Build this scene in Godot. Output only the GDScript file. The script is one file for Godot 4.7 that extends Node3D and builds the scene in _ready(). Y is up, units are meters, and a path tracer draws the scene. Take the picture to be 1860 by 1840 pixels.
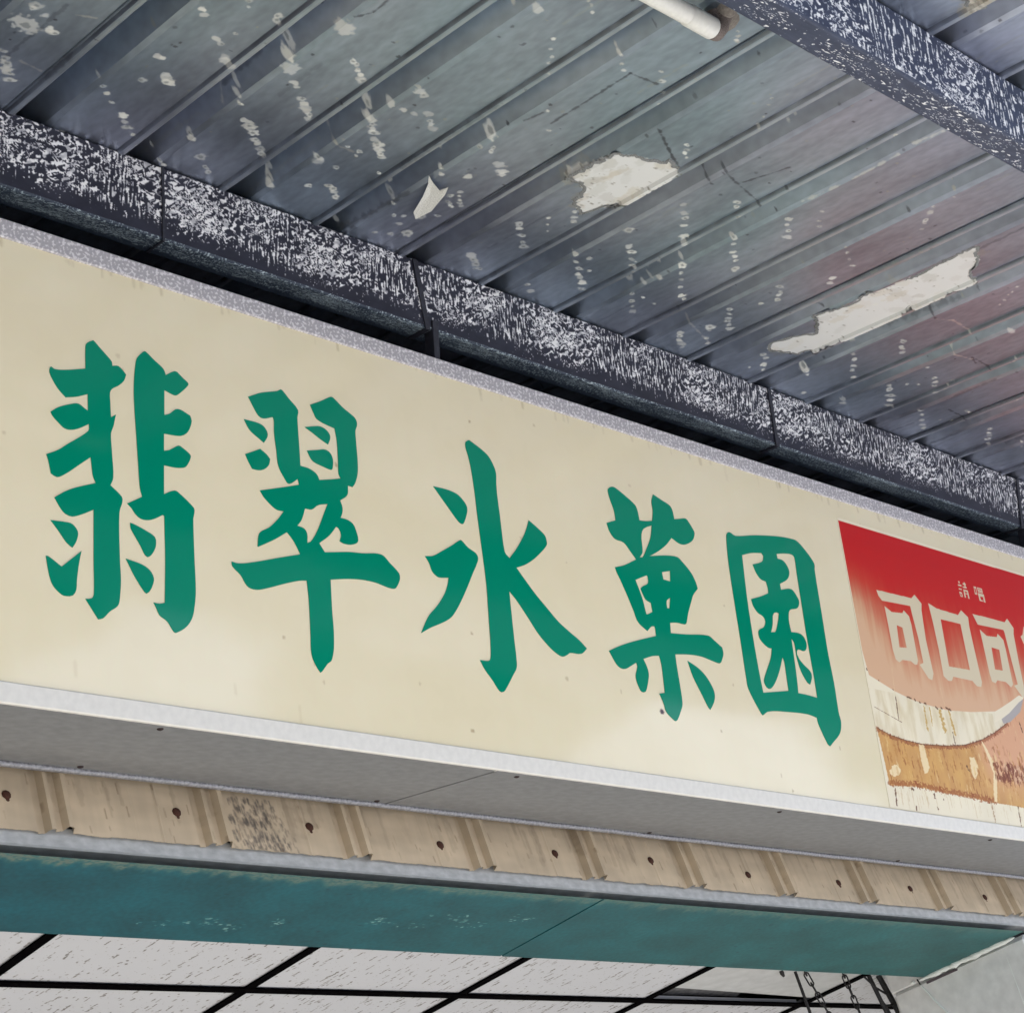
extends Node3D
# A shop sign under a corrugated metal canopy, seen from the pavement. Metres; x runs along the shop front, y up, z out to the street.

const TILT := 0.17231      # the sign leans out at the top
const SLOPE := 0.22577     # the canopy falls towards the street
const LEAN := 0.1396       # the corrugated fascia kicks out at the bottom
const X0 := -0.9
const X1 := 6.4

var used := {}
var tex := {}


# ---------- tree helpers ----------
func numbered(called: String) -> String:
	var n: int = used.get(called, 0)
	used[called] = n + 1
	return called if n == 0 else "%s_%03d" % [called, n]


func tag(o: Node3D, label: String, category: String, group := "") -> Node3D:
	o.set_meta("label", label)
	o.set_meta("category", category)
	if group:
		o.set_meta("group", group)
	return o


func thing(called: String, label: String, category: String, at := Vector3.ZERO, pitch := 0.0, group := "") -> Node3D:
	var o := Node3D.new()
	o.name = numbered(called)
	add_child(o, true)
	o.position = at
	o.rotation.x = pitch
	tag(o, label, category, group)
	return o


func part(called: String, st: SurfaceTool, m: Material, parent: Node3D, label := "") -> MeshInstance3D:
	var o := MeshInstance3D.new()
	o.name = called
	o.mesh = st.commit()
	o.material_override = m
	o.cast_shadow = GeometryInstance3D.SHADOW_CASTING_SETTING_ON
	parent.add_child(o, true)
	var n := 1
	while str(o.name).contains("@"):
		o.name = "%s_%03d" % [called, n]
		n += 1
	if label:
		o.set_meta("label", label)
	return o


func struct(called: String, st: SurfaceTool, m: Material) -> MeshInstance3D:
	var o := part(called, st, m, self)
	o.set_meta("kind", "structure")
	return o


# ---------- shape helpers ----------
func begin() -> SurfaceTool:
	var st := SurfaceTool.new()
	st.begin(Mesh.PRIMITIVE_TRIANGLES)
	st.set_smooth_group(-1)
	return st


func done(st: SurfaceTool) -> SurfaceTool:
	st.generate_normals()
	return st


func tri(st: SurfaceTool, a: Vector3, b: Vector3, c: Vector3, out: Vector3, ua := Vector2.ZERO, ub := Vector2.ZERO, uc := Vector2.ZERO) -> void:
	var flip := (b - a).cross(c - a).dot(out) > 0.0     # front faces run clockwise
	st.set_uv(ua)
	st.add_vertex(a)
	st.set_uv(uc if flip else ub)
	st.add_vertex(c if flip else b)
	st.set_uv(ub if flip else uc)
	st.add_vertex(b if flip else c)


func quad(st: SurfaceTool, a: Vector3, b: Vector3, c: Vector3, d: Vector3, out: Vector3, ua := Vector2.ZERO, ub := Vector2.ZERO, uc := Vector2.ZERO, ud := Vector2.ZERO) -> void:
	tri(st, a, b, c, out, ua, ub, uc)
	tri(st, a, c, d, out, ua, uc, ud)


# a box between two corners with bevelled edges; seen from outside
func box(st: SurfaceTool, p: Vector3, q: Vector3, bevel := 0.0015) -> void:
	var mid := (p + q) / 2
	var h := (q - p).abs() / 2
	var e := minf(bevel, minf(h.x, minf(h.y, h.z)) * 0.45)
	var k := h - Vector3(e, e, e)
	for axis in 3:
		var b := (axis + 1) % 3
		var c := (axis + 2) % 3
		for s in [-1.0, 1.0]:
			var ring := []
			for t in [[-1, -1], [1, -1], [1, 1], [-1, 1]]:
				var v := Vector3.ZERO
				v[axis] = h[axis] * s
				v[b] = k[b] * t[0]
				v[c] = k[c] * t[1]
				ring.append(mid + v)
			quad(st, ring[0], ring[1], ring[2], ring[3], ring[0] + ring[2] - 2 * mid)
		for s in [-1.0, 1.0]:
			for r in [-1.0, 1.0]:
				var ring := []
				for t in [[-1, 0], [1, 0], [1, 1], [-1, 1]]:
					var v := Vector3.ZERO
					v[axis] = k[axis] * t[0]
					v[b] = (k[b] if t[1] else h[b]) * s
					v[c] = (h[c] if t[1] else k[c]) * r
					ring.append(mid + v)
				quad(st, ring[0], ring[1], ring[2], ring[3], ring[0] + ring[2] - 2 * mid)
	for s in [-1.0, 1.0]:
		for r in [-1.0, 1.0]:
			for t in [-1.0, 1.0]:
				var g := Vector3(s, r, t)
				tri(st, mid + g * Vector3(h.x, k.y, k.z), mid + g * Vector3(k.x, h.y, k.z), mid + g * Vector3(k.x, k.y, h.z), g)


func tube(st: SurfaceTool, path: Array, radius: Variant, sides := 10, closed := false, caps := true) -> void:
	var rings := []
	var n := path.size()
	for i in n:
		var p: Vector3 = path[i]
		var before: Vector3 = path[(i - 1 + n) % n] if closed or i > 0 else p
		var after: Vector3 = path[(i + 1) % n] if closed or i < n - 1 else p
		var along := (after - before).normalized()
		var side := along.cross(Vector3(0.31, 0.2, 0.93)).normalized()
		var up := side.cross(along)
		var r: float = radius[i] if radius is Array else radius
		var ring := []
		for k in sides:
			var a := TAU * k / sides
			ring.append(p + (side * cos(a) + up * sin(a)) * r)
		rings.append(ring)
	st.set_smooth_group(1)
	for i in (n if closed else n - 1):
		var A: Array = rings[i]
		var B: Array = rings[(i + 1) % n]
		var mid: Vector3 = (path[i] + path[(i + 1) % n]) / 2
		for k in sides:
			var l := (k + 1) % sides
			quad(st, A[k], A[l], B[l], B[k], (A[k] + A[l] + B[k] + B[l]) / 4 - mid)
	st.set_smooth_group(-1)
	if caps and not closed:
		for end in [0, n - 1]:
			var out: Vector3 = path[end] - path[1 if end == 0 else n - 2]
			for k in sides:
				tri(st, path[end], rings[end][k], rings[end][(k + 1) % sides], out)


# a low dome (a screw or rivet head) on a surface with that normal
func dome(st: SurfaceTool, at: Vector3, normal: Vector3, r: float, height: float, sides := 10) -> void:
	var side := normal.cross(Vector3(1, 0.01, 0)).normalized()
	var up := side.cross(normal).normalized()
	var last := []
	st.set_smooth_group(1)
	for i in 4:
		var a := PI / 2 * i / 3.0
		var ring := []
		for k in sides:
			var b := TAU * k / sides
			ring.append(at + (side * cos(b) + up * sin(b)) * r * cos(a) + normal * height * sin(a))
		if i:
			for k in sides:
				var l := (k + 1) % sides
				quad(st, last[k], last[l], ring[l], ring[k], (last[k] - at) + normal * 0.001)
		last = ring
	st.set_smooth_group(-1)


# keyhole the gaps into the outline so that one simple polygon is left
func bridged(outline: PackedVector2Array, gaps: Array) -> PackedVector2Array:
	var line := outline.duplicate()
	if Geometry2D.is_polygon_clockwise(line):
		line.reverse()
	var rest := gaps.duplicate()
	rest.sort_custom(func(a, b): return rightmost(a) > rightmost(b))
	for g in rest:
		var hole: PackedVector2Array = g.duplicate()
		if not Geometry2D.is_polygon_clockwise(hole):
			hole.reverse()
		var best := INF
		var at := 0
		var from := 0
		for i in line.size():
			for j in hole.size():
				var d := line[i].distance_squared_to(hole[j])
				if d < best and clear(line, hole, line[i], hole[j]):
					best = d
					at = i
					from = j
		var made := PackedVector2Array()
		made.append_array(line.slice(0, at + 1))
		for j in hole.size() + 1:
			made.append(hole[(from + j) % hole.size()])
		made.append_array(line.slice(at))
		line = made
	return line


func rightmost(p: PackedVector2Array) -> float:
	var m := -INF
	for v in p:
		m = maxf(m, v.x)
	return m


func clear(line: PackedVector2Array, hole: PackedVector2Array, a: Vector2, b: Vector2) -> bool:
	for poly in [line, hole]:
		for i in poly.size():
			var c: Vector2 = poly[i]
			var d: Vector2 = poly[(i + 1) % poly.size()]
			if c == a or d == a or c == b or d == b:
				continue
			if Geometry2D.segment_intersects_segment(a, b, c, d) != null:
				return false
	return true


# a flat plate of that outline between two depths
func plate(st: SurfaceTool, outline: PackedVector2Array, gaps: Array, z0: float, z1: float) -> void:
	var line := bridged(outline, gaps)
	var ids := Geometry2D.triangulate_polygon(line)
	if ids.is_empty():
		push_warning("an outline could not be filled")
	for i in range(0, ids.size(), 3):
		var a := line[ids[i]]
		var b := line[ids[i + 1]]
		var c := line[ids[i + 2]]
		tri(st, Vector3(a.x, a.y, z1), Vector3(b.x, b.y, z1), Vector3(c.x, c.y, z1), Vector3.BACK, a, b, c)
	for ring in [outline] + gaps:
		var turn := -1.0 if Geometry2D.is_polygon_clockwise(ring) else 1.0
		if ring != outline:
			turn = -absf(turn) if not Geometry2D.is_polygon_clockwise(ring) else absf(turn)
		for i in ring.size():
			var a: Vector2 = ring[i]
			var b: Vector2 = ring[(i + 1) % ring.size()]
			var out := Vector3(b.y - a.y, a.x - b.x, 0) * turn
			quad(st, Vector3(a.x, a.y, z0), Vector3(b.x, b.y, z0), Vector3(b.x, b.y, z1), Vector3(a.x, a.y, z1), out, a, b, b, a)


func points(list: Array) -> PackedVector2Array:
	var p := PackedVector2Array()
	for i in range(0, list.size(), 2):
		p.append(Vector2(list[i], list[i + 1]) / 10000.0)
	return p


func smooth(p: PackedVector2Array) -> PackedVector2Array:       # a curve through the points that keeps their sharp corners
	var out := PackedVector2Array()
	var n := p.size()
	var soft := []
	for i in n:
		var u := (p[i] - p[(i - 1 + n) % n]).normalized()
		var v := (p[(i + 1) % n] - p[i]).normalized()
		soft.append(u.dot(v) > 0.55)
	for i in n:
		var a := p[i]
		var b := p[(i + 1) % n]
		var l := a.distance_to(b)
		var ta := (b - p[(i - 1 + n) % n]).normalized() * l if soft[i] else b - a
		var tb := (p[(i + 2) % n] - a).normalized() * l if soft[(i + 1) % n] else b - a
		var parts := 1 if not soft[i] and not soft[(i + 1) % n] else clampi(int(l / 0.004), 2, 5)
		for k in parts:
			var s := k / float(parts)
			out.append(a * (2 * s * s * s - 3 * s * s + 1) + ta * (s * s * s - 2 * s * s + s) + b * (3 * s * s - 2 * s * s * s) + tb * (s * s * s - s * s))
	return out


# ---------- drawing helpers: a picture is a dictionary of w, h and RGB bytes ----------
func picture(w: int, h: int, c: Color) -> Dictionary:
	var d := PackedByteArray()
	d.resize(w * h * 3)
	var r := int(c.r8)
	var g := int(c.g8)
	var b := int(c.b8)
	for i in w * h:
		d[i * 3] = r
		d[i * 3 + 1] = g
		d[i * 3 + 2] = b
	return {w = w, h = h, d = d}


func blend(p: Dictionary, x: int, y: int, c: Color, a: float) -> void:
	if x < 0 or y < 0 or x >= p.w or y >= p.h or a <= 0.0:
		return
	var i: int = (y * p.w + x) * 3
	var d: PackedByteArray = p.d
	d[i] = int(lerpf(d[i], c.r8, a))
	d[i + 1] = int(lerpf(d[i + 1], c.g8, a))
	d[i + 2] = int(lerpf(d[i + 2], c.b8, a))


func texture(p: Dictionary) -> ImageTexture:
	return ImageTexture.create_from_image(Image.create_from_data(p.w, p.h, false, Image.FORMAT_RGB8, p.d))


func noise(s: int, octaves := 3, kind := FastNoiseLite.TYPE_SIMPLEX_SMOOTH) -> FastNoiseLite:
	var n := FastNoiseLite.new()
	n.seed = s
	n.noise_type = kind
	n.frequency = 1.0
	n.fractal_octaves = octaves
	if octaves < 2:
		n.fractal_type = FastNoiseLite.FRACTAL_NONE
	return n


# an uneven spot, a stroke and a filled outline, in pixels
func spot(p: Dictionary, at: Vector2, rx: float, ry: float, c: Color, a: float, n: FastNoiseLite, turn := 0.0) -> void:
	var m := maxf(rx, ry) * 1.5
	for y in range(int(at.y - m), int(at.y + m) + 1):
		for x in range(int(at.x - m), int(at.x + m) + 1):
			var v := (Vector2(x, y) - at).rotated(turn)
			var r := sqrt(v.x * v.x / (rx * rx) + v.y * v.y / (ry * ry)) + 0.45 * n.get_noise_2d(x * 0.16, y * 0.16)
			blend(p, x, y, c, a * clampf((1.08 - r) * 4.0, 0, 1))


func stroke_line(p: Dictionary, a: Vector2, b: Vector2, r: float, c: Color, alpha: float, n: FastNoiseLite, rough := 0.5) -> void:
	var lo := a.min(b) - Vector2(r + 2, r + 2)
	var hi := a.max(b) + Vector2(r + 2, r + 2)
	for y in range(int(lo.y), int(hi.y) + 1):
		for x in range(int(lo.x), int(hi.x) + 1):
			var v := Vector2(x, y)
			var q := Geometry2D.get_closest_point_to_segment(v, a, b)
			var w := r * (1.0 + rough * 1.6 * n.get_noise_2d(x * 0.09, y * 0.09))
			blend(p, x, y, c, alpha * clampf(w - v.distance_to(q) + 0.5, 0, 1))


func fill(p: Dictionary, rings: Array, c: Color, alpha := 1.0, ragged := 0.0, n: FastNoiseLite = null) -> void:
	var lo := 1e9
	var hi := -1e9
	for ring in rings:
		for v in ring:
			lo = minf(lo, v.y)
			hi = maxf(hi, v.y)
	for y in range(maxi(int(lo - ragged), 0), mini(int(hi + ragged) + 2, p.h)):
		for sub in 3:
			var yy := y + (sub + 0.5) / 3.0
			var xs := []
			for ring in rings:
				for i in ring.size():
					var a: Vector2 = ring[i]
					var b: Vector2 = ring[(i + 1) % ring.size()]
					if (a.y <= yy) != (b.y <= yy):
						var x := a.x + (yy - a.y) / (b.y - a.y) * (b.x - a.x)
						if ragged > 0:
							x += ragged * n.get_noise_2d(x * 0.05 + i, yy * 0.3)
						xs.append(x)
			xs.sort()
			for i in range(0, xs.size() - 1, 2):
				for x in range(maxi(int(floor(xs[i])), 0), mini(int(ceil(xs[i + 1])), p.w)):
					var cover := minf(x + 1, xs[i + 1]) - maxf(x, xs[i])
					blend(p, x, y, c, 1.0 - pow(1.0 - alpha * clampf(cover, 0, 1), 1.0 / 3.0) if sub < 2 and false else alpha * clampf(cover, 0, 1) * [0.3333, 0.5, 1.0][sub])


func ragged(ring: PackedVector2Array, amp: float, n: FastNoiseLite) -> PackedVector2Array:
	var out := PackedVector2Array()
	for i in ring.size():
		var a := ring[i]
		var b := ring[(i + 1) % ring.size()]
		var parts := maxi(1, int(a.distance_to(b) / 3.0))
		for k in parts:
			var p := a.lerp(b, k / float(parts))
			out.append(p + Vector2(n.get_noise_2d(p.x * 0.11, p.y * 0.11), n.get_noise_2d(p.x * 0.11 + 90, p.y * 0.11)) * amp)
	return out


func mat(c: Color, rough: float, metal := 0.0, t: Texture2D = null) -> StandardMaterial3D:
	var m := StandardMaterial3D.new()
	m.albedo_color = c if t == null else Color.WHITE
	m.albedo_texture = t
	m.roughness = rough
	m.metallic = metal
	return m


# a fine uneven tone laid over a colour, by position
func grain(c: Color, rough: float, scale: Vector3, s: int, low: float, bump := 0.0, metal := 0.0, octaves := 5) -> StandardMaterial3D:
	var m := mat(c, rough, metal)
	var f := noise(s, octaves)
	f.frequency = 0.02
	var ramp := Gradient.new()
	ramp.set_color(0, Color(low, low, low))
	ramp.set_color(1, Color(1, 1, 1))
	var t := NoiseTexture2D.new()
	t.width = 512
	t.height = 512
	t.seamless = true
	t.noise = f
	t.color_ramp = ramp
	m.albedo_texture = t
	m.uv1_triplanar = true
	m.uv1_scale = scale
	if bump > 0:
		m.heightmap_enabled = true
		m.heightmap_scale = bump
		var b := NoiseTexture2D.new()
		b.width = 512
		b.height = 512
		b.seamless = true
		b.noise = f
		m.heightmap_texture = b
	return m


# ---------- outlines taken from the place, in tenths of a millimetre ----------
func stroke(all: Array, list: Array) -> void:
	all[-1].append([smooth(points(list)), []])


func gap(all: Array, list: Array) -> void:
	all[-1][-1][1].append(smooth(points(list)))


func lettering() -> Array:
	var all := []
	all.append([])
	stroke(all, [14826, 6098, 14869, 6067, 14958, 5985, 15100, 5864, 15171, 5795, 15180, 5719, 15298, 5747, 15380, 5691, 15441, 5625, 15401, 5508, 15307, 5398, 15136, 5248, 15126, 5008, 15131, 4766, 15226, 4838, 15170, 4603, 15123, 4471, 15131, 4181, 15147, 3692, 15090, 3545, 15295, 3388, 15307, 3307, 15244, 3093, 15231, 2332, 15241, 1944, 15211, 1617, 15174, 1499, 15026, 1379, 14903, 1248, 14817, 1218, 14597, 1519, 14705, 1547, 14748, 1618, 14757, 2244, 14774, 3056, 14579, 2940, 14389, 2859, 14271, 2877, 14188, 2948, 14075, 3120, 14277, 3270, 14483, 3381, 14822, 3527, 14772, 3643, 14754, 3790, 14737, 3961, 14490, 3747, 14281, 3568, 14127, 3478, 14016, 3519, 13977, 3715, 13941, 3832, 14150, 3953, 14288, 4069, 14704, 4421, 14717, 4544, 14536, 4422, 14396, 4364, 14275, 4359, 14156, 4441, 14054, 4534, 14024, 4594, 14159, 4703, 14368, 4810, 14526, 4860, 14648, 4801, 14704, 4774, 14706, 5078, 14510, 4983, 14300, 4916, 14163, 5038, 14061, 5183, 14011, 5290, 14022, 5386, 14046, 5399, 14098, 5372, 14272, 5401, 14672, 5533, 14680, 5943, 14706, 6014])
	stroke(all, [15811, 6168, 15849, 6160, 15996, 6055, 16181, 5931, 16223, 5826, 16392, 5943, 16457, 5946, 16543, 5874, 16668, 5797, 16673, 5751, 16451, 5512, 16385, 5488, 16185, 5537, 16167, 5064, 16263, 5109, 16440, 5243, 16686, 5178, 16713, 5084, 16655, 4909, 16594, 4823, 16495, 4757, 16362, 4732, 16146, 4716, 16134, 4397, 16236, 4431, 16430, 4561, 16505, 4536, 16653, 4446, 16663, 4395, 16587, 4237, 16528, 4178, 16337, 4139, 16124, 4133, 16104, 3604, 16206, 3667, 16312, 3714, 16376, 3703, 16685, 3475, 16689, 3389, 16661, 3280, 16653, 2597, 16652, 2010, 16616, 1722, 16559, 1515, 16441, 1349, 16254, 1222, 16200, 1230, 16080, 1389, 15940, 1470, 15890, 1569, 15836, 1667, 15947, 1666, 16049, 1700, 16087, 2492, 16096, 3217, 16071, 3229, 15891, 3118, 15763, 3075, 15637, 3079, 15531, 3152, 15480, 3225, 15399, 3292, 15685, 3471, 15647, 3615, 15629, 3987, 15605, 4603, 15583, 5194, 15594, 5552, 15634, 5884, 15671, 6010, 15753, 6112])
	stroke(all, [14004, 2719, 14286, 2741, 14387, 2729, 14478, 2627, 14480, 2546, 14440, 2425, 14381, 2331, 14281, 2395, 14133, 2575])
	stroke(all, [13915, 2109, 13954, 2110, 14185, 1978, 14540, 2306, 14488, 2065, 14450, 1804, 14437, 1644, 14379, 1539, 14268, 1508, 14179, 1521, 14038, 1637, 13984, 1753, 13943, 1934])
	stroke(all, [15443, 2964, 15525, 2950, 15738, 2882, 15898, 2806, 15920, 2710, 15891, 2588, 15814, 2467, 15759, 2430, 15706, 2454, 15621, 2603, 15451, 2869])
	stroke(all, [15343, 2327, 15646, 2278, 15787, 2205, 15855, 2085, 15833, 1967, 15767, 1841, 15712, 1796, 15667, 1824, 15497, 2054])
	all.append([])
	stroke(all, [18647, 6184, 18692, 6171, 18818, 6048, 19012, 5862, 18986, 5711, 18986, 5199, 18984, 4766, 19164, 4756, 19295, 4711, 19356, 4657, 19389, 4580, 19861, 4707, 19886, 4719, 19845, 4799, 19858, 5127, 19859, 5473, 19827, 5702, 19592, 5739, 19420, 5801, 19369, 5892, 19298, 6045, 19549, 6182, 19780, 6325, 19840, 6326, 20068, 6172, 20320, 6040, 20366, 5963, 20361, 5873, 20316, 5774, 20312, 5510, 20310, 5092, 20283, 4879, 20209, 4691, 20146, 4605, 20039, 4616, 20006, 4418, 19832, 4277, 19875, 4144, 19862, 4041, 19814, 3937, 19951, 3931, 20084, 3878, 20151, 3747, 20184, 3586, 20151, 3522, 20068, 3477, 19967, 3451, 19830, 3451, 19755, 3479, 19797, 3610, 19756, 3719, 19700, 3747, 19528, 3541, 19290, 3350, 19317, 3303, 19400, 3198, 19619, 3242, 19935, 3305, 20253, 3342, 20697, 3399, 20886, 3266, 21074, 3115, 21096, 3052, 21079, 2965, 20981, 2808, 20917, 2780, 20797, 2783, 20521, 2827, 20205, 2827, 19889, 2788, 19485, 2703, 19471, 2167, 19474, 1755, 19450, 1436, 19405, 1257, 19370, 1190, 19298, 1139, 19167, 984, 19127, 954, 19076, 1008, 18979, 1180, 18954, 1331, 18965, 1613, 18977, 2244, 18959, 2591, 18808, 2564, 18506, 2460, 18134, 2314, 17951, 2251, 17825, 2235, 17720, 2254, 17653, 2314, 17573, 2439, 17405, 2579, 17399, 2656, 17532, 2649, 17801, 2714, 18391, 2909, 18853, 3059, 18814, 3142, 18714, 3301, 18597, 3424, 18341, 3245, 18114, 3111, 17964, 3029, 17951, 3042, 18006, 3291, 18207, 3427, 18403, 3612, 18553, 3805, 18398, 3806, 18239, 3903, 18135, 3995, 18068, 4094, 18483, 4233, 18930, 4389, 18907, 4497, 18755, 4374, 18686, 4359, 18644, 4400, 18500, 4650, 18475, 4945, 18449, 5274, 18459, 5530, 18440, 5587, 18270, 5518, 18176, 5512, 18105, 5561, 18021, 5692, 17927, 5854, 18189, 5996, 18381, 6067, 18575, 6134])
	gap(all, [19026, 3958, 19179, 3967, 19322, 4080, 19540, 4148, 19447, 3956, 19262, 3571, 19104, 3344, 19025, 3303, 19035, 3477, 18977, 3564, 18829, 3587, 18932, 3719])
	stroke(all, [17810, 5388, 18094, 5390, 18222, 5354, 18298, 5255, 18296, 5171, 18213, 5034, 18130, 5081, 17917, 5214])
	stroke(all, [17796, 4721, 17966, 4810, 18119, 4895, 18261, 4812, 18324, 4743, 18286, 4618, 18168, 4509, 18055, 4474, 17927, 4472, 17851, 4602])
	stroke(all, [19144, 5561, 19348, 5627, 19507, 5659, 19641, 5612, 19712, 5508, 19650, 5338, 19486, 5402, 19298, 5495])
	stroke(all, [19156, 5102, 19389, 5167, 19569, 5216, 19684, 5173, 19736, 5048, 19709, 4871, 19676, 4843, 19482, 4871, 19292, 4913, 19220, 4981])
	all.append([])
	stroke(all, [23190, 6260, 23245, 6234, 23469, 6142, 23660, 6025, 23785, 5829, 23820, 5676, 23797, 5479, 23786, 5191, 23801, 4784, 23825, 4040, 23939, 3931, 24151, 4163, 24399, 4494, 24519, 4707, 24581, 4853, 24762, 4756, 24986, 4608, 25021, 4488, 25015, 4423, 24920, 4309, 24616, 4047, 24348, 3873, 24094, 3765, 24300, 3539, 24542, 3288, 24791, 3068, 25077, 2822, 25339, 2663, 25604, 2519, 25796, 2375, 25621, 2244, 25307, 2216, 25239, 2173, 25086, 2108, 24894, 2168, 24676, 2317, 24466, 2512, 24266, 2768, 23997, 3088, 23831, 3243, 23827, 2939, 23823, 2277, 23825, 1803, 23796, 1681, 23700, 1550, 23443, 1210, 23361, 1164, 23289, 1189, 23145, 1372, 22982, 1552, 22881, 1720, 23100, 1737, 23156, 1794, 23192, 2063, 23219, 2629, 23246, 3262, 23230, 3866, 23199, 4661, 23186, 5220, 23160, 5625, 23117, 5901, 23070, 6081, 23078, 6179, 23128, 6232])
	stroke(all, [22127, 5051, 22484, 5054, 22707, 5018, 22831, 4942, 22932, 4829, 22946, 4733, 22887, 4567, 22804, 4421, 22746, 4415, 22682, 4448, 22475, 4667])
	stroke(all, [22684, 4067, 22739, 4047, 22859, 3949, 23057, 3864, 23099, 3775, 23049, 3650, 22927, 3447, 22734, 3113, 22502, 2748, 22306, 2495, 22164, 2385, 21971, 2282, 21742, 2174, 21487, 2028, 21702, 2383, 21938, 2624, 22152, 2894, 22248, 3088, 22292, 3238, 22060, 3202, 21972, 3231, 21899, 3291, 21834, 3457, 21756, 3567, 21943, 3607, 22179, 3744, 22460, 3918])
	all.append([])
	stroke(all, [27051, 6069, 27165, 6132, 27258, 6131, 27520, 6017, 27821, 5850, 27871, 5736, 27892, 5521, 28098, 5544, 28300, 5592, 28366, 5838, 28369, 6054, 28448, 6232, 28701, 6152, 28956, 6068, 29011, 5970, 29031, 5776, 29230, 5827, 29388, 5866, 29459, 5844, 29636, 5607, 29631, 5533, 29540, 5389, 29366, 5276, 29206, 5224, 29059, 5232, 28854, 5313, 28641, 5109, 28361, 4914, 28064, 4747, 28592, 4859, 28940, 4889, 29051, 4832, 29324, 4598, 29433, 4405, 29467, 4262, 29294, 4099, 29220, 3981, 29021, 3617, 28914, 3383, 28823, 3365, 28629, 3365, 28406, 3329, 28384, 3098, 28825, 3139, 29579, 3228, 29760, 3144, 29984, 3022, 29994, 2885, 29886, 2696, 29826, 2650, 29655, 2663, 29272, 2717, 28879, 2704, 28426, 2644, 28423, 2352, 28437, 1954, 28433, 1589, 28388, 1485, 28219, 1234, 28149, 1187, 28076, 1217, 27895, 1358, 27856, 1516, 27766, 1716, 27936, 1755, 27943, 1953, 27952, 2352, 27919, 2540, 27701, 2498, 27419, 2397, 27492, 2253, 27521, 2093, 27454, 1887, 27366, 1713, 27291, 1680, 27206, 1708, 27119, 1972, 27210, 2213, 27192, 2289, 27000, 2183, 26852, 2110, 26716, 2104, 26595, 2174, 26431, 2426, 26756, 2573, 27194, 2737, 27908, 2963, 27914, 3116, 27901, 3171, 27803, 3149, 27665, 3033, 27416, 3188, 27322, 3425, 27161, 3802, 27035, 4067, 26966, 4191, 26939, 4294, 27223, 4391, 27623, 4592, 27474, 4747, 27307, 4905, 27045, 4941, 26910, 5087, 26862, 5257, 27145, 5370, 27137, 5585, 27062, 5814, 27025, 6000])
	gap(all, [27988, 5346, 28263, 5478, 28175, 5196, 28033, 4957, 27827, 4675, 27739, 4658, 27851, 4801, 27884, 5174])
	gap(all, [27507, 4117, 27881, 4286, 27906, 4267, 27886, 4115, 27686, 4001, 27633, 3944, 27678, 3840, 27750, 3726, 27892, 3682, 27906, 3487, 27736, 3405, 27698, 3402, 27638, 3748])
	gap(all, [28379, 4445, 28646, 4521, 28606, 4277, 28390, 4284])
	gap(all, [28392, 3807, 28525, 3898, 28457, 3652, 28382, 3640])
	stroke(all, [28791, 2556, 29113, 2432, 29324, 2275, 29473, 2058, 29505, 1911, 29445, 1751, 29293, 1568, 29243, 1608, 29091, 1873, 28898, 2217])
	all.append([])
	stroke(all, [30737, 5750, 30817, 5829, 30896, 5826, 31045, 5784, 31749, 5937, 32605, 6074, 33062, 6109, 33273, 6096, 33527, 5929, 33805, 5634, 33781, 5476, 33765, 5091, 33755, 4407, 33731, 3470, 33759, 2739, 33739, 2047, 33765, 1834, 33652, 1570, 33310, 1300, 33211, 1222, 33134, 1263, 32920, 1697, 32902, 1837, 32584, 1876, 31984, 1848, 31228, 1771, 31009, 1658, 30952, 1703, 30659, 2199, 30642, 2457, 30649, 3262, 30646, 4150, 30653, 4982, 30685, 5427])
	gap(all, [31173, 5353, 31530, 5469, 31886, 5535, 31937, 5478, 31892, 5357, 31754, 5276, 31503, 5193, 31581, 5004, 31713, 4880, 31879, 4854, 31910, 4693, 31894, 4580, 31612, 4458, 31247, 4331, 31281, 4184, 31406, 4042, 31577, 3979, 31622, 3878, 31546, 3740, 31331, 3616, 31312, 3470, 31378, 3373, 31564, 3265, 31696, 3260, 31618, 3052, 31410, 2738, 31240, 2469, 31257, 2366, 31345, 2297, 31469, 2331, 31680, 2546, 31891, 2859, 32023, 3111, 32062, 3009, 32053, 2651, 32045, 2341, 31144, 2177, 31124, 2418, 31100, 2977, 31094, 3615, 31106, 4336])
	gap(all, [32436, 5616, 32730, 5683, 33017, 5710, 33087, 5655, 33074, 5272, 33058, 4555, 33040, 3625, 33053, 2824, 33043, 2308, 32702, 2328, 32376, 2331, 32409, 2628, 32437, 3099, 32457, 3609, 32530, 3529, 32543, 3368, 32542, 3150, 32620, 2855, 32779, 2625, 32865, 2593, 32968, 2777, 32951, 2901, 32725, 3050, 32586, 3193, 32570, 3299, 32644, 3376, 32863, 3372, 32976, 3505, 32945, 3684, 32801, 3772, 32496, 3761, 32477, 3905, 32485, 4090, 32574, 4288, 32877, 4394, 32975, 4559, 32923, 4681, 32764, 4822, 32375, 4744, 32377, 4885, 32683, 5052, 32798, 5241, 32743, 5401, 32627, 5493, 32442, 5504])
	gap(all, [31942, 4093, 32077, 4159, 32156, 4146, 32080, 3951, 31914, 3671, 31762, 3640, 31865, 3844])
	return all

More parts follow.
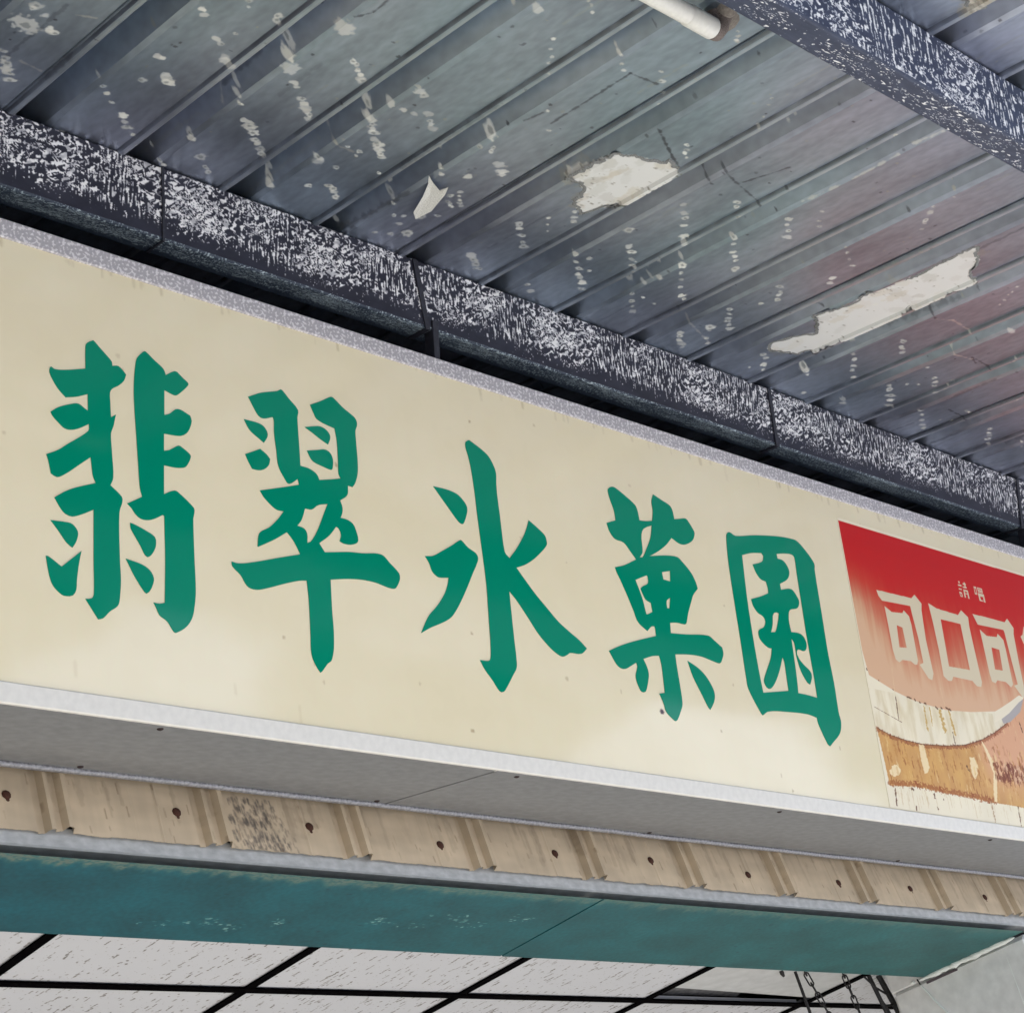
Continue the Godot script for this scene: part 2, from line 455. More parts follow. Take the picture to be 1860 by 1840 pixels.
func print_marks() -> Dictionary:
	var m := {glyph = [], blots = [], drips = []}
	m.red = [[35075, 6967, 35085, 3703, 35172, 3135, 35574, 3017, 36087, 2868, 36711, 2745, 37417, 2687, 38147, 2660, 39186, 2744, 40282, 2896, 40596, 3027, 41177, 3288, 41577, 3482, 41784, 3445, 41515, 3096, 41988, 3250, 49267, 4379, 50392, 6776, 43114, 6976]]
	m.brown = [[35107, 1871, 35565, 1755, 36148, 1693, 36850, 1672, 37843, 1747, 38626, 1855, 39357, 2056, 40081, 2335, 40729, 2657, 41359, 3045, 41784, 3445, 42277, 3862, 49480, 4832, 47147, -136, 40674, 498, 39476, 511, 39218, 502, 38525, 541, 37209, 564, 36275, 603, 35198, 536]]
	m.grey = [[40512, 2723, 40937, 2930, 41503, 3283, 41746, 3403, 41462, 3026, 40875, 2690, 40553, 2614]]
	m.swoop = [[41571, 3465, 41746, 3403, 41503, 3283, 40937, 2930, 40512, 2723, 40173, 2590, 40277, 2879, 40590, 3011, 41171, 3272]]
	m.glyph.append([[36119, 5387, 37547, 5416, 37708, 5537, 37946, 5343, 37889, 5163, 37824, 4413, 37864, 3538, 37756, 3358, 37617, 3384, 37347, 3691, 37516, 3760, 37512, 4366, 37440, 4997, 37428, 5195, 36274, 5140, 36162, 5242]])
	m.glyph.append([[36332, 5013, 36586, 4903, 37033, 4946, 37109, 5035, 37291, 4911, 37324, 4702, 37306, 3790, 37245, 3677, 37144, 3662, 36996, 3731, 36653, 3711, 36509, 3631, 36384, 3687, 36335, 3918, 36340, 4486], [36696, 4588, 36915, 4562, 36936, 4052, 36629, 4021]])
	m.glyph.append([[38243, 5409, 38570, 5322, 39490, 5299, 39674, 5457, 39940, 5309, 39903, 5048, 39923, 4419, 39956, 3611, 39883, 3477, 39696, 3468, 39528, 3584, 38705, 3579, 38614, 3459, 38455, 3438, 38287, 3536, 38308, 4210, 38286, 4917], [38661, 5055, 39515, 5066, 39520, 3861, 38609, 3825]])
	m.glyph.append([[40172, 5442, 41643, 5453, 41799, 5576, 42022, 5349, 41958, 5176, 41917, 4391, 41906, 3620, 41772, 3412, 41445, 3718, 41632, 3775, 41578, 4374, 41529, 5142, 41502, 5219, 40320, 5178]])
	m.glyph.append([[40368, 5057, 40632, 4923, 41107, 4964, 41173, 5070, 41395, 4927, 41412, 4671, 41400, 3743, 41283, 3649, 41080, 3764, 40700, 3759, 40586, 3665, 40435, 3692, 40399, 3890, 40382, 4519], [40746, 4636, 41094, 4624, 41053, 4060, 40694, 4042]])
	m.glyph.append([[42278, 5160, 42399, 5228, 42533, 5463, 42753, 5564, 42802, 5240, 42756, 4970, 42495, 4881, 42361, 4976]])
	m.glyph.append([[39818, 6268, 39882, 6270, 39884, 6215, 39820, 6214]])
	m.glyph.append([[39775, 6173, 39934, 6175, 39932, 6136, 39772, 6134]])
	m.glyph.append([[39782, 6068, 39908, 6067, 39908, 6035, 39780, 6032]])
	m.glyph.append([[39769, 5969, 39885, 5966, 39896, 5846, 39789, 5841], [39799, 5932, 39850, 5928, 39863, 5873, 39809, 5870]])
	m.glyph.append([[40008, 6237, 40153, 6239, 40153, 6207, 40008, 6204]])
	m.glyph.append([[40065, 6279, 40119, 6279, 40128, 6118, 40073, 6115]])
	m.glyph.append([[39979, 6151, 40162, 6157, 40160, 6121, 39983, 6116]])
	m.glyph.append([[39984, 6071, 40187, 6073, 40194, 5845, 40130, 5847, 40137, 6023, 40030, 6021, 40036, 5850, 39973, 5853]])
	m.glyph.append([[40039, 5983, 40156, 5984, 40157, 5955, 40040, 5954]])
	m.glyph.append([[40502, 6242, 40610, 6241, 40599, 6024, 40492, 6025], [40525, 6197, 40573, 6195, 40576, 6066, 40528, 6067]])
	m.glyph.append([[40654, 6242, 40882, 6242, 40879, 6111, 40663, 6113], [40685, 6208, 40831, 6208, 40841, 6190, 40695, 6191], [40688, 6153, 40835, 6156, 40842, 6144, 40694, 6141]])
	m.glyph.append([[40637, 6086, 40910, 6090, 40922, 5864, 40837, 5869, 40854, 6009, 40716, 6002, 40720, 5905, 40817, 5905, 40819, 5879, 40654, 5871]])
	m.blots.append([[36655, 1647, 36868, 1649, 36894, 1343, 36926, 1112, 36774, 970, 36676, 939, 36646, 1063, 36638, 1316]])
	m.blots.append([[35280, 872, 35462, 1025, 35619, 1041, 35748, 961, 35656, 827, 35433, 764, 35275, 799]])
	m.blots.append([[38712, 1557, 38907, 1578, 39012, 1391, 38897, 1118, 38749, 1016, 38657, 1181]])
	m.blots.append([[39363, 2037, 39438, 2012, 39737, 1555, 39798, 1295, 39519, 523, 39409, 535, 39507, 915, 39630, 1256, 39507, 1664]])
	m.drips.append([3.6079, 0.2765, 3.6033, 0.2152, 0.0009, 0])
	m.drips.append([3.5155, 0.2373, 3.6140, 0.2122, 0.0004, 0])
	m.drips.append([3.7174, 0.2613, 3.7140, 0.2052, 0.0018, 1])
	m.drips.append([3.7402, 0.2641, 3.7380, 0.2197, 0.0014, 1])
	m.drips.append([3.7821, 0.2575, 3.7875, 0.2138, 0.0042, 1])
	m.drips.append([3.8209, 0.2623, 3.8282, 0.2097, 0.0024, 1])
	m.drips.append([3.8189, 0.2116, 3.8200, 0.1807, 0.0010, 0])
	m.drips.append([3.5379, 0.0463, 3.5323, 0.0086, 0.0014, 0])
	m.drips.append([3.9249, 0.0520, 3.9277, 0.0027, 0.0016, 2])
	m.drips.append([4.0412, 0.0505, 4.0381, -0.0000, 0.0012, 0])
	m.drips.append([3.6073, 0.0111, 3.6074, 0.0055, 0.0016, 0])
	m.drips.append([3.6922, 0.0199, 3.6938, 0.0144, 0.0016, 0])
	m.drips.append([3.6889, 0.0492, 3.6900, 0.0394, 0.0016, 0])
	m.drips.append([3.6045, 0.0539, 3.6084, 0.0515, 0.0021, 0])
	m.drips.append([3.7245, 0.0411, 3.7246, 0.0383, 0.0007, 0])
	m.drips.append([3.6145, 0.3446, 3.6083, 0.2852, 0.0009, 3])
	m.drips.append([3.8026, 0.3199, 3.8079, 0.2756, 0.0009, 3])
	m.drips.append([3.8510, 0.1297, 3.8583, 0.1217, 0.0021, 0])
	m.drips.append([4.1300, 0.2741, 4.1368, 0.2484, 0.0012, 0])
	m.drips.append([3.6537, 0.2795, 3.6696, 0.2772, 0.0012, 0])
	m.drips.append([3.6836, 0.2761, 3.6856, 0.2749, 0.0014, 0])
	m.drips.append([3.7017, 0.2725, 3.7062, 0.2716, 0.0014, 0])
	m.drips.append([3.7234, 0.2723, 3.7269, 0.2713, 0.0018, 0])
	m.drips.append([3.7682, 0.2677, 3.7749, 0.2655, 0.0018, 0])
	m.drips.append([3.7905, 0.2681, 3.7942, 0.2670, 0.0016, 0])
	m.drips.append([3.8115, 0.2716, 3.8296, 0.2688, 0.0016, 0])
	m.drips.append([3.6028, 0.2903, 3.6039, 0.2893, 0.0012, 0])
	m.drips.append([3.5515, 0.3052, 3.5537, 0.3018, 0.0012, 0])
	m.drips.append([3.5125, 0.3288, 3.5131, 0.3260, 0.0014, 0])
	return m

func roof_marks() -> Dictionary:
	var m := {spots = [], patches = [], lines = []}
	m.spots.append([1.426, 0.431, 1.443, 0.420, 2, 1.0])
	m.spots.append([1.485, 0.385, 1.508, 0.370, 2, 1.2])
	m.spots.append([1.529, 0.345, 1.551, 0.332, 3, 1.4])
	m.spots.append([1.442, 0.279, 1.463, 0.284, 2, 1.0])
	m.spots.append([1.485, 0.247, 1.505, 0.224, 3, 1.2])
	m.spots.append([1.462, 0.211, 1.462, 0.211, 1, 0.9])
	m.spots.append([1.403, 0.173, 1.460, 0.122, 4, 0.9])
	m.spots.append([1.488, 0.103, 1.549, 0.053, 4, 1.0])
	m.spots.append([1.238, 0.234, 1.238, 0.234, 1, 2.0])
	m.spots.append([1.249, 0.271, 1.249, 0.271, 1, 1.1])
	m.spots.append([1.221, 0.286, 1.224, 0.275, 2, 1.0])
	m.spots.append([1.266, 0.242, 1.286, 0.236, 3, 1.1])
	m.spots.append([1.238, 0.152, 1.295, 0.076, 6, 1.1])
	m.spots.append([1.584, 0.296, 1.638, 0.241, 4, 0.9])
	m.spots.append([1.663, 0.219, 1.760, 0.137, 8, 1.1])
	m.spots.append([1.529, 0.490, 1.546, 0.475, 2, 1.0])
	m.spots.append([1.635, 0.529, 1.635, 0.529, 1, 2.2])
	m.spots.append([1.586, 0.430, 1.623, 0.395, 2, 1.3])
	m.spots.append([1.636, 0.386, 1.636, 0.386, 1, 2.0])
	m.spots.append([1.662, 0.359, 1.678, 0.347, 2, 0.9])
	m.spots.append([1.703, 0.326, 1.759, 0.279, 6, 1.0])
	m.spots.append([1.706, 0.466, 1.756, 0.423, 4, 0.9])
	m.spots.append([1.812, 0.365, 1.869, 0.315, 4, 1.1])
	m.spots.append([1.893, 0.250, 1.893, 0.250, 1, 1.2])
	m.spots.append([1.894, 0.290, 1.938, 0.252, 3, 1.0])
	m.spots.append([1.843, 0.190, 1.858, 0.170, 2, 1.1])
	m.spots.append([1.611, 0.121, 1.634, 0.104, 2, 1.0])
	m.spots.append([1.675, 0.069, 1.675, 0.069, 1, 1.5])
	m.spots.append([1.704, 0.042, 1.720, 0.026, 2, 0.8])
	m.spots.append([1.805, 0.135, 1.805, 0.135, 1, 0.9])
	m.spots.append([1.810, 0.084, 1.841, 0.051, 3, 0.9])
	m.spots.append([1.888, 0.100, 1.888, 0.100, 1, 0.9])
	m.spots.append([1.893, 0.178, 1.893, 0.178, 1, 1.0])
	m.spots.append([1.914, 0.129, 1.962, 0.093, 4, 1.0])
	m.spots.append([1.704, 0.464, 1.759, 0.421, 4, 0.9])
	m.spots.append([1.801, 0.445, 1.801, 0.445, 1, 1.0])
	m.spots.append([1.840, 0.475, 1.867, 0.451, 3, 1.0])
	m.spots.append([1.836, 0.399, 1.836, 0.399, 1, 1.0])
	m.spots.append([1.866, 0.401, 1.866, 0.401, 1, 0.8])
	m.spots.append([1.892, 0.406, 1.892, 0.406, 1, 1.0])
	m.spots.append([1.812, 0.364, 1.938, 0.252, 8, 1.1])
	m.spots.append([1.899, 0.422, 1.960, 0.375, 4, 1.0])
	m.spots.append([2.045, 0.430, 2.045, 0.430, 1, 1.6])
	m.spots.append([2.072, 0.406, 2.086, 0.390, 2, 0.8])
	m.spots.append([2.116, 0.372, 2.159, 0.334, 3, 1.2])
	m.spots.append([2.103, 0.297, 2.103, 0.297, 1, 1.7])
	m.spots.append([2.053, 0.388, 2.053, 0.388, 1, 0.8])
	m.spots.append([2.019, 0.318, 2.070, 0.268, 3, 0.8])
	m.spots.append([2.120, 0.229, 2.160, 0.190, 4, 0.8])
	m.spots.append([2.015, 0.180, 2.068, 0.132, 3, 0.9])
	m.spots.append([2.090, 0.108, 2.090, 0.108, 1, 1.0])
	m.spots.append([2.105, 0.119, 2.105, 0.119, 1, 1.0])
	m.spots.append([2.129, 0.137, 2.129, 0.137, 1, 1.5])
	m.spots.append([2.153, 0.155, 2.153, 0.155, 1, 0.9])
	m.spots.append([2.116, 0.087, 2.116, 0.087, 1, 1.0])
	m.spots.append([2.153, 0.068, 2.153, 0.068, 1, 1.7])
	m.spots.append([2.098, 0.033, 2.098, 0.033, 1, 1.0])
	m.spots.append([2.130, 0.051, 2.130, 0.051, 1, 0.9])
	m.spots.append([1.848, 0.754, 1.848, 0.754, 1, 1.5])
	m.spots.append([2.306, 0.084, 2.370, 0.037, 4, 1.1])
	m.spots.append([2.293, 0.237, 2.393, 0.153, 5, 1.2])
	m.spots.append([2.353, 0.332, 2.391, 0.294, 3, 1.2])
	m.spots.append([2.480, 0.205, 2.616, 0.093, 7, 1.0])
	m.spots.append([2.480, 0.065, 2.529, 0.025, 2, 1.1])
	m.spots.append([2.444, 0.379, 2.444, 0.379, 1, 1.0])
	m.spots.append([2.498, 0.336, 2.498, 0.336, 1, 1.6])
	m.spots.append([2.543, 0.299, 2.626, 0.227, 4, 1.1])
	m.spots.append([2.670, 0.179, 2.781, 0.083, 5, 1.0])
	m.spots.append([2.501, 0.481, 2.633, 0.365, 6, 1.1])
	m.spots.append([2.670, 0.320, 2.831, 0.181, 7, 0.9])
	m.spots.append([2.664, 0.220, 2.664, 0.220, 1, 0.8])
	m.spots.append([2.703, 0.231, 2.703, 0.231, 1, 0.8])
	m.spots.append([2.742, 0.153, 2.742, 0.153, 1, 0.8])
	m.spots.append([2.785, 0.147, 2.785, 0.147, 1, 0.8])
	m.spots.append([2.927, 0.085, 3.003, 0.026, 5, 1.0])
	m.spots.append([2.965, 0.144, 3.025, 0.076, 2, 1.0])
	m.spots.append([2.930, 0.227, 3.019, 0.150, 6, 0.9])
	m.spots.append([2.935, 0.363, 3.001, 0.308, 4, 1.0])
	m.spots.append([2.973, 0.282, 2.973, 0.282, 1, 1.0])
	m.spots.append([2.970, 0.141, 2.970, 0.141, 1, 1.2])
	m.spots.append([3.026, 0.076, 3.026, 0.076, 1, 0.8])
	m.spots.append([2.996, 0.454, 3.028, 0.430, 2, 1.2])
	m.spots.append([3.173, 0.125, 3.255, 0.057, 4, 1.1])
	m.spots.append([3.212, 0.049, 3.212, 0.049, 1, 0.7])
	m.spots.append([3.332, 0.111, 3.332, 0.111, 1, 2.0])
	m.spots.append([3.309, 0.275, 3.471, 0.149, 6, 1.1])
	m.spots.append([3.390, 0.352, 3.449, 0.305, 4, 1.1])
	m.spots.append([2.706, 0.571, 2.795, 0.499, 4, 1.0])
	m.spots.append([2.690, 0.444, 2.805, 0.351, 6, 0.9])
	m.spots.append([2.584, 0.542, 2.634, 0.508, 3, 0.9])
	m.spots.append([2.342, 0.627, 2.395, 0.584, 4, 0.7])
	m.spots.append([2.628, 0.894, 2.626, 0.875, 1, 0.6])
	m.spots.append([3.536, 0.068, 3.583, 0.039, 2, 1.2])
	m.spots.append([3.563, 0.192, 3.698, 0.087, 5, 1.1])
	m.spots.append([3.626, 0.280, 3.702, 0.221, 4, 1.0])
	m.spots.append([3.568, 0.297, 3.568, 0.297, 1, 0.8])
	m.spots.append([3.770, 0.136, 3.890, 0.055, 5, 1.0])
	m.spots.append([3.867, 0.122, 3.867, 0.122, 1, 0.7])
	m.spots.append([3.897, 0.142, 3.897, 0.142, 1, 0.7])
	m.spots.append([4.018, 0.175, 4.149, 0.076, 6, 1.0])
	m.spots.append([3.634, 0.226, 3.634, 0.226, 1, 0.8])
	m.spots.append([3.608, 0.208, 3.608, 0.208, 1, 0.8])
	m.spots.append([3.437, 0.030, 3.437, 0.030, 1, 1.0])
	m.spots.append([3.870, 0.204, 3.896, 0.190, 2, 0.7])
	m.spots.append([3.564, 0.529, 3.564, 0.529, 1, 1.0])
	m.spots.append([3.912, 0.326, 3.928, 0.307, 2, 1.0])
	m.patches.append([22563, 4015, 22590, 4458, 22663, 4928, 22690, 5221, 23023, 5380, 23324, 5467, 23564, 5508, 23682, 5661, 24123, 5523, 24139, 5138, 24164, 4577, 24199, 4159, 24076, 3999, 23918, 3704, 23764, 3289, 23525, 3414, 23321, 3561, 23260, 3762, 23113, 3993, 22883, 4110])
	m.patches.append([31631, 1457, 31535, 1659, 31591, 2097, 31933, 2602, 31690, 2822, 31327, 3078, 31226, 3070, 31267, 3415, 31431, 4031, 31243, 4509, 31392, 4675, 31360, 5192, 31445, 5725, 31373, 6252, 31376, 6822, 31388, 7222, 31691, 6995, 31869, 6953, 32216, 6514, 32450, 6331, 32668, 6370, 32725, 6173, 32640, 5751, 32717, 5319, 32767, 4734, 32562, 4713, 32719, 4321, 32799, 3865, 32851, 3250, 32757, 2852, 32641, 2704, 32657, 1972, 32448, 1894, 32509, 1663, 32092, 1509, 31845, 1404])
	m.patches.append([23741, 12076, 24054, 11926, 24200, 11929, 24253, 12116, 23962, 12248])
	m.lines.append([2.696, 0.615, 2.701, 0.703, 1])
	m.lines.append([2.702, 0.732, 2.700, 0.840, 1])
	m.lines.append([2.694, 0.877, 2.699, 0.939, 1])
	m.lines.append([2.901, 0.131, 3.022, 0.087, 1])
	m.lines.append([2.271, 0.626, 2.355, 0.582, 0])
	m.lines.append([2.355, 0.582, 2.400, 0.560, 0])
	m.lines.append([2.440, 0.571, 2.498, 0.557, 0])
	m.lines.append([2.472, 0.605, 2.518, 0.591, 0])
	m.lines.append([2.518, 0.591, 2.629, 0.565, 0])
	m.lines.append([2.540, 0.598, 2.569, 0.686, 0])
	m.lines.append([2.099, 0.720, 2.160, 0.726, 0])
	m.lines.append([2.102, 0.524, 2.099, 0.720, 0])
	m.lines.append([2.273, 0.627, 2.376, 0.570, 0])
	m.lines.append([1.630, 0.561, 1.646, 0.588, 0])
	m.lines.append([1.646, 0.588, 1.642, 0.633, 0])
	m.lines.append([2.058, 0.500, 2.066, 0.540, 0])
	m.lines.append([1.573, 0.264, 1.616, 0.220, 1])
	m.lines.append([1.797, 0.261, 1.842, 0.243, 1])
	m.lines.append([1.842, 0.243, 1.881, 0.241, 1])
	m.lines.append([1.279, 0.139, 1.317, 0.134, 1])
	m.lines.append([1.282, 0.299, 1.312, 0.312, 1])
	m.lines.append([3.300, 0.484, 3.361, 0.464, 0])
	m.lines.append([3.829, 0.176, 3.956, 0.166, 0])
	m.lines.append([3.624, 0.393, 3.696, 0.386, 0])
	m.lines.append([3.606, 0.394, 3.645, 0.379, 0])
	m.lines.append([3.100, 0.317, 3.114, 0.340, 0])
	m.lines.append([3.361, 0.464, 3.398, 0.484, 1])
	m.lines.append([3.398, 0.484, 3.486, 0.474, 1])
	m.lines.append([3.514, 0.393, 3.562, 0.377, 1])
	m.lines.append([3.562, 0.377, 3.616, 0.387, 1])
	m.flap = [20417, 2655, 20626, 2530, 20886, 2439, 20891, 2651, 20999, 2428, 21152, 1863, 21119, 1444, 20957, 1573, 20769, 2066, 20598, 2415]
	return m


# ---------- computed surfaces ----------
func roof_pictures() -> Array:       # 3.6 m along x from 1.0, 1.6 m down the slope from -0.2; 2 mm a pixel
	var p := picture(1800, 800, Color(0.5, 0.5, 0.5))
	var metal := picture(1800, 800, Color(0.9, 0.9, 0.9))
	var d: PackedByteArray = p.d
	var streak := noise(11, 3)
	var blotch := noise(12, 4)
	var fine := noise(13, 2)
	var hue := noise(14, 2)
	for y in 800:
		for x in 1800:
			var a := streak.get_noise_2d(x * 0.035, y * 0.0022)
			var b := blotch.get_noise_2d(x * 0.006, y * 0.004)
			var c := fine.get_noise_2d(x * 0.12, y * 0.05)
			var t := clampf(0.5 + hue.get_noise_2d(x * 0.004, y * 0.0015) * 0.9 + (x - 1000) * 0.00022, 0, 1)
			var v := 1.0 + a * 0.08 + b * 0.11 + c * 0.06
			var i := (y * 1800 + x) * 3
			d[i] = clampi(int(lerpf(148, 155, t) * v), 0, 255)
			d[i + 1] = clampi(int(lerpf(162, 160, t) * v), 0, 255)
			d[i + 2] = clampi(int(lerpf(177, 177, t) * v), 0, 255)
	p.d = d
	var n := noise(15, 2)
	var r := RandomNumberGenerator.new()
	r.seed = 4
	var to := func(x, s): return Vector2((x - 1.0) * 500.0, (s + 0.2) * 500.0)
	for i in 900:                                   # small dark pits and dull flecks, more of them away from the beam
		var at := Vector2(r.randf() * 1800, 800 - 640 * pow(r.randf(), 1.6))
		spot(p, at, r.randf_range(0.7, 2.4), r.randf_range(0.7, 2.2), Color(0.25, 0.25, 0.28) if r.randf() < 0.6 else Color(0.68, 0.68, 0.64), r.randf_range(0.2, 0.6), n)
	for i in range(-2, 20):                         # painted highlight along the lip of each fold, and a painted shade line beside it
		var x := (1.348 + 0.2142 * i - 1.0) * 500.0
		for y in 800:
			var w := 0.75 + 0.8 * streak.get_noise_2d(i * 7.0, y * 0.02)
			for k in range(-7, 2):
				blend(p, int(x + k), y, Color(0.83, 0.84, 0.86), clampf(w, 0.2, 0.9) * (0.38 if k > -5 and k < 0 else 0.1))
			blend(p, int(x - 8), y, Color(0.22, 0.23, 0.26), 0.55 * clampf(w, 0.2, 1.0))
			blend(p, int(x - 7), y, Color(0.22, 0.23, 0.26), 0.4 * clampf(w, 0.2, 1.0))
	for i in 150:                                   # long dull scuffs down the sheet
		var at := Vector2(r.randf() * 1800, r.randf() * 800)
		stroke_line(p, at, at + Vector2(r.randf_range(-4, 4), r.randf_range(20, 140)), r.randf_range(0.6, 1.6), Color(0.3, 0.31, 0.34) if r.randf() < 0.5 else Color(0.66, 0.67, 0.65), r.randf_range(0.12, 0.34), n, 1.0)
	var marks := roof_marks()
	for l in marks.lines:
		var a: Vector2 = to.call(l[0], l[1])
		var b: Vector2 = to.call(l[2], l[3])
		stroke_line(p, a, b, 1.0, Color(0.86, 0.86, 0.84) if l[4] else Color(0.3, 0.31, 0.35), 0.6, n, 1.1)
	for l in marks.patches:
		var ring := PackedVector2Array()
		for v in points(l):
			ring.append(to.call(v.x, v.y))
		var wide := PackedVector2Array()
		for v in ring:
			wide.append(v + Vector2(1.2, -1.2))
		fill(p, [ragged(wide, 4.5, n)], Color(0.25, 0.26, 0.28), 0.6)
		fill(p, [ragged(ring, 4.5, n)], Color(0.82, 0.825, 0.82), 0.97)
		fill(metal, [ragged(ring, 4.5, n)], Color.BLACK, 1.0)
		for k in 26:
			var at: Vector2 = ring[r.randi() % ring.size()].lerp(ring[r.randi() % ring.size()], r.randf_range(0.1, 0.9))
			if Geometry2D.is_point_in_polygon(at, ring):
				spot(p, at, r.randf_range(6, 16), r.randf_range(4, 9), Color(0.66, 0.65, 0.62) if k % 2 else Color(0.72, 0.68, 0.60), r.randf_range(0.12, 0.35), n, r.randf() * 3.0)
		for k in 70:
			var at: Vector2 = ring[r.randi() % ring.size()].lerp(ring[r.randi() % ring.size()], r.randf())
			if Geometry2D.is_point_in_polygon(at, ring):
				spot(p, at, r.randf_range(0.8, 2.6), r.randf_range(0.6, 1.4), Color(0.5, 0.49, 0.46), r.randf_range(0.3, 0.8), n)
	for i in 46:                                     # fainter runs of drips between the strong ones
		var x := r.randf_range(1.2, 4.6)
		var z := r.randf_range(0.0, 0.95)
		marks.spots.append([x, z, x + r.randf_range(0.01, 0.10), z - r.randf_range(0.03, 0.13), r.randi_range(2, 6), r.randf_range(0.45, 0.75)])
	for s in marks.spots:
		var a: Vector2 = to.call(s[0], s[1])
		var b: Vector2 = to.call(s[2], s[3])
		var many: int = s[4]
		for k in many:
			var at := a.lerp(b, (k + 0.5 + r.randf_range(-0.25, 0.25)) / many) + Vector2(r.randf_range(-1.5, 1.5), r.randf_range(-1.5, 1.5))
			var big: float = s[5] * r.randf_range(2.9, 5.0)
			var bright := r.randf_range(0.70, 0.86)
			var rx := big * r.randf_range(0.8, 1.35)
			var ry := big * r.randf_range(0.65, 1.0)
			var turn := r.randf_range(-0.6, 0.9)
			var strong := r.randf_range(0.5, 0.95)
			spot(p, at, rx, ry, Color(bright, bright, bright * 0.97), strong, n, turn)
			spot(metal, at, rx, ry, Color.BLACK, strong, n, turn)
			if r.randf() < 0.45:
				spot(p, at + Vector2(r.randf_range(-1, 1), r.randf_range(-1, 1)), big * 0.42, big * 0.36, Color(0.45, 0.48, 0.49), 0.6, n)
	return [texture(p), texture(metal)]


func flecked_picture(s: int, clear_from: float, dense: float, size: float, base: Color, fleck: Color) -> ImageTexture:   # dark paint with white flecks; v runs down the face
	var w := 2048
	var h := 128
	var p := picture(w, h, Color.BLACK)
	var d: PackedByteArray = p.d
	var a := noise(s, 2)
	var b := noise(s + 1, 1)
	var band := noise(s + 2, 2)
	var tone := noise(s + 3, 3)
	for y in h:
		var v := y / float(h)
		for x in w:
			var wave := band.get_noise_2d(x * 0.006, y * 0.004)
			var lines := b.get_noise_2d(x * 0.30 / size, y * 0.035 / size)
			var bend := tone.get_noise_2d(x * 0.05, y * 0.05) * 7.0
			var dots := a.get_noise_2d((x + bend) * 0.15 / size, (y - bend) * 0.10 / size)
			if tone.get_noise_2d(x * 0.012 + 40, y * 0.02) > 0.05:
				dots = maxf(dots * 0.8, a.get_noise_2d(x * 0.30 / size + 70, y * 0.24 / size))
			var f := lerpf(dots, lines, clampf(0.15 + wave * 1.2, 0.0, 0.6))
			var limit := dense + maxf(0.0, (v - clear_from) * 2.2) + wave * 0.10 + (0.12 if v < 0.03 else 0.0)
			var on := clampf((f - limit) * 10.0, 0, 1) * clampf(0.95 + 0.5 * band.get_noise_2d(x * 0.05 + 9, y * 0.06), 0.72, 1.0)
			var t := tone.get_noise_2d(x * 0.02, y * 0.03)
			var i := (y * w + x) * 3
			d[i] = int(lerpf(base.r8 + t * 12, fleck.r8, on))
			d[i + 1] = int(lerpf(base.g8 + t * 12, fleck.g8, on))
			d[i + 2] = int(lerpf(base.b8 + t * 12, fleck.b8, on))
	p.d = d
	return texture(p)


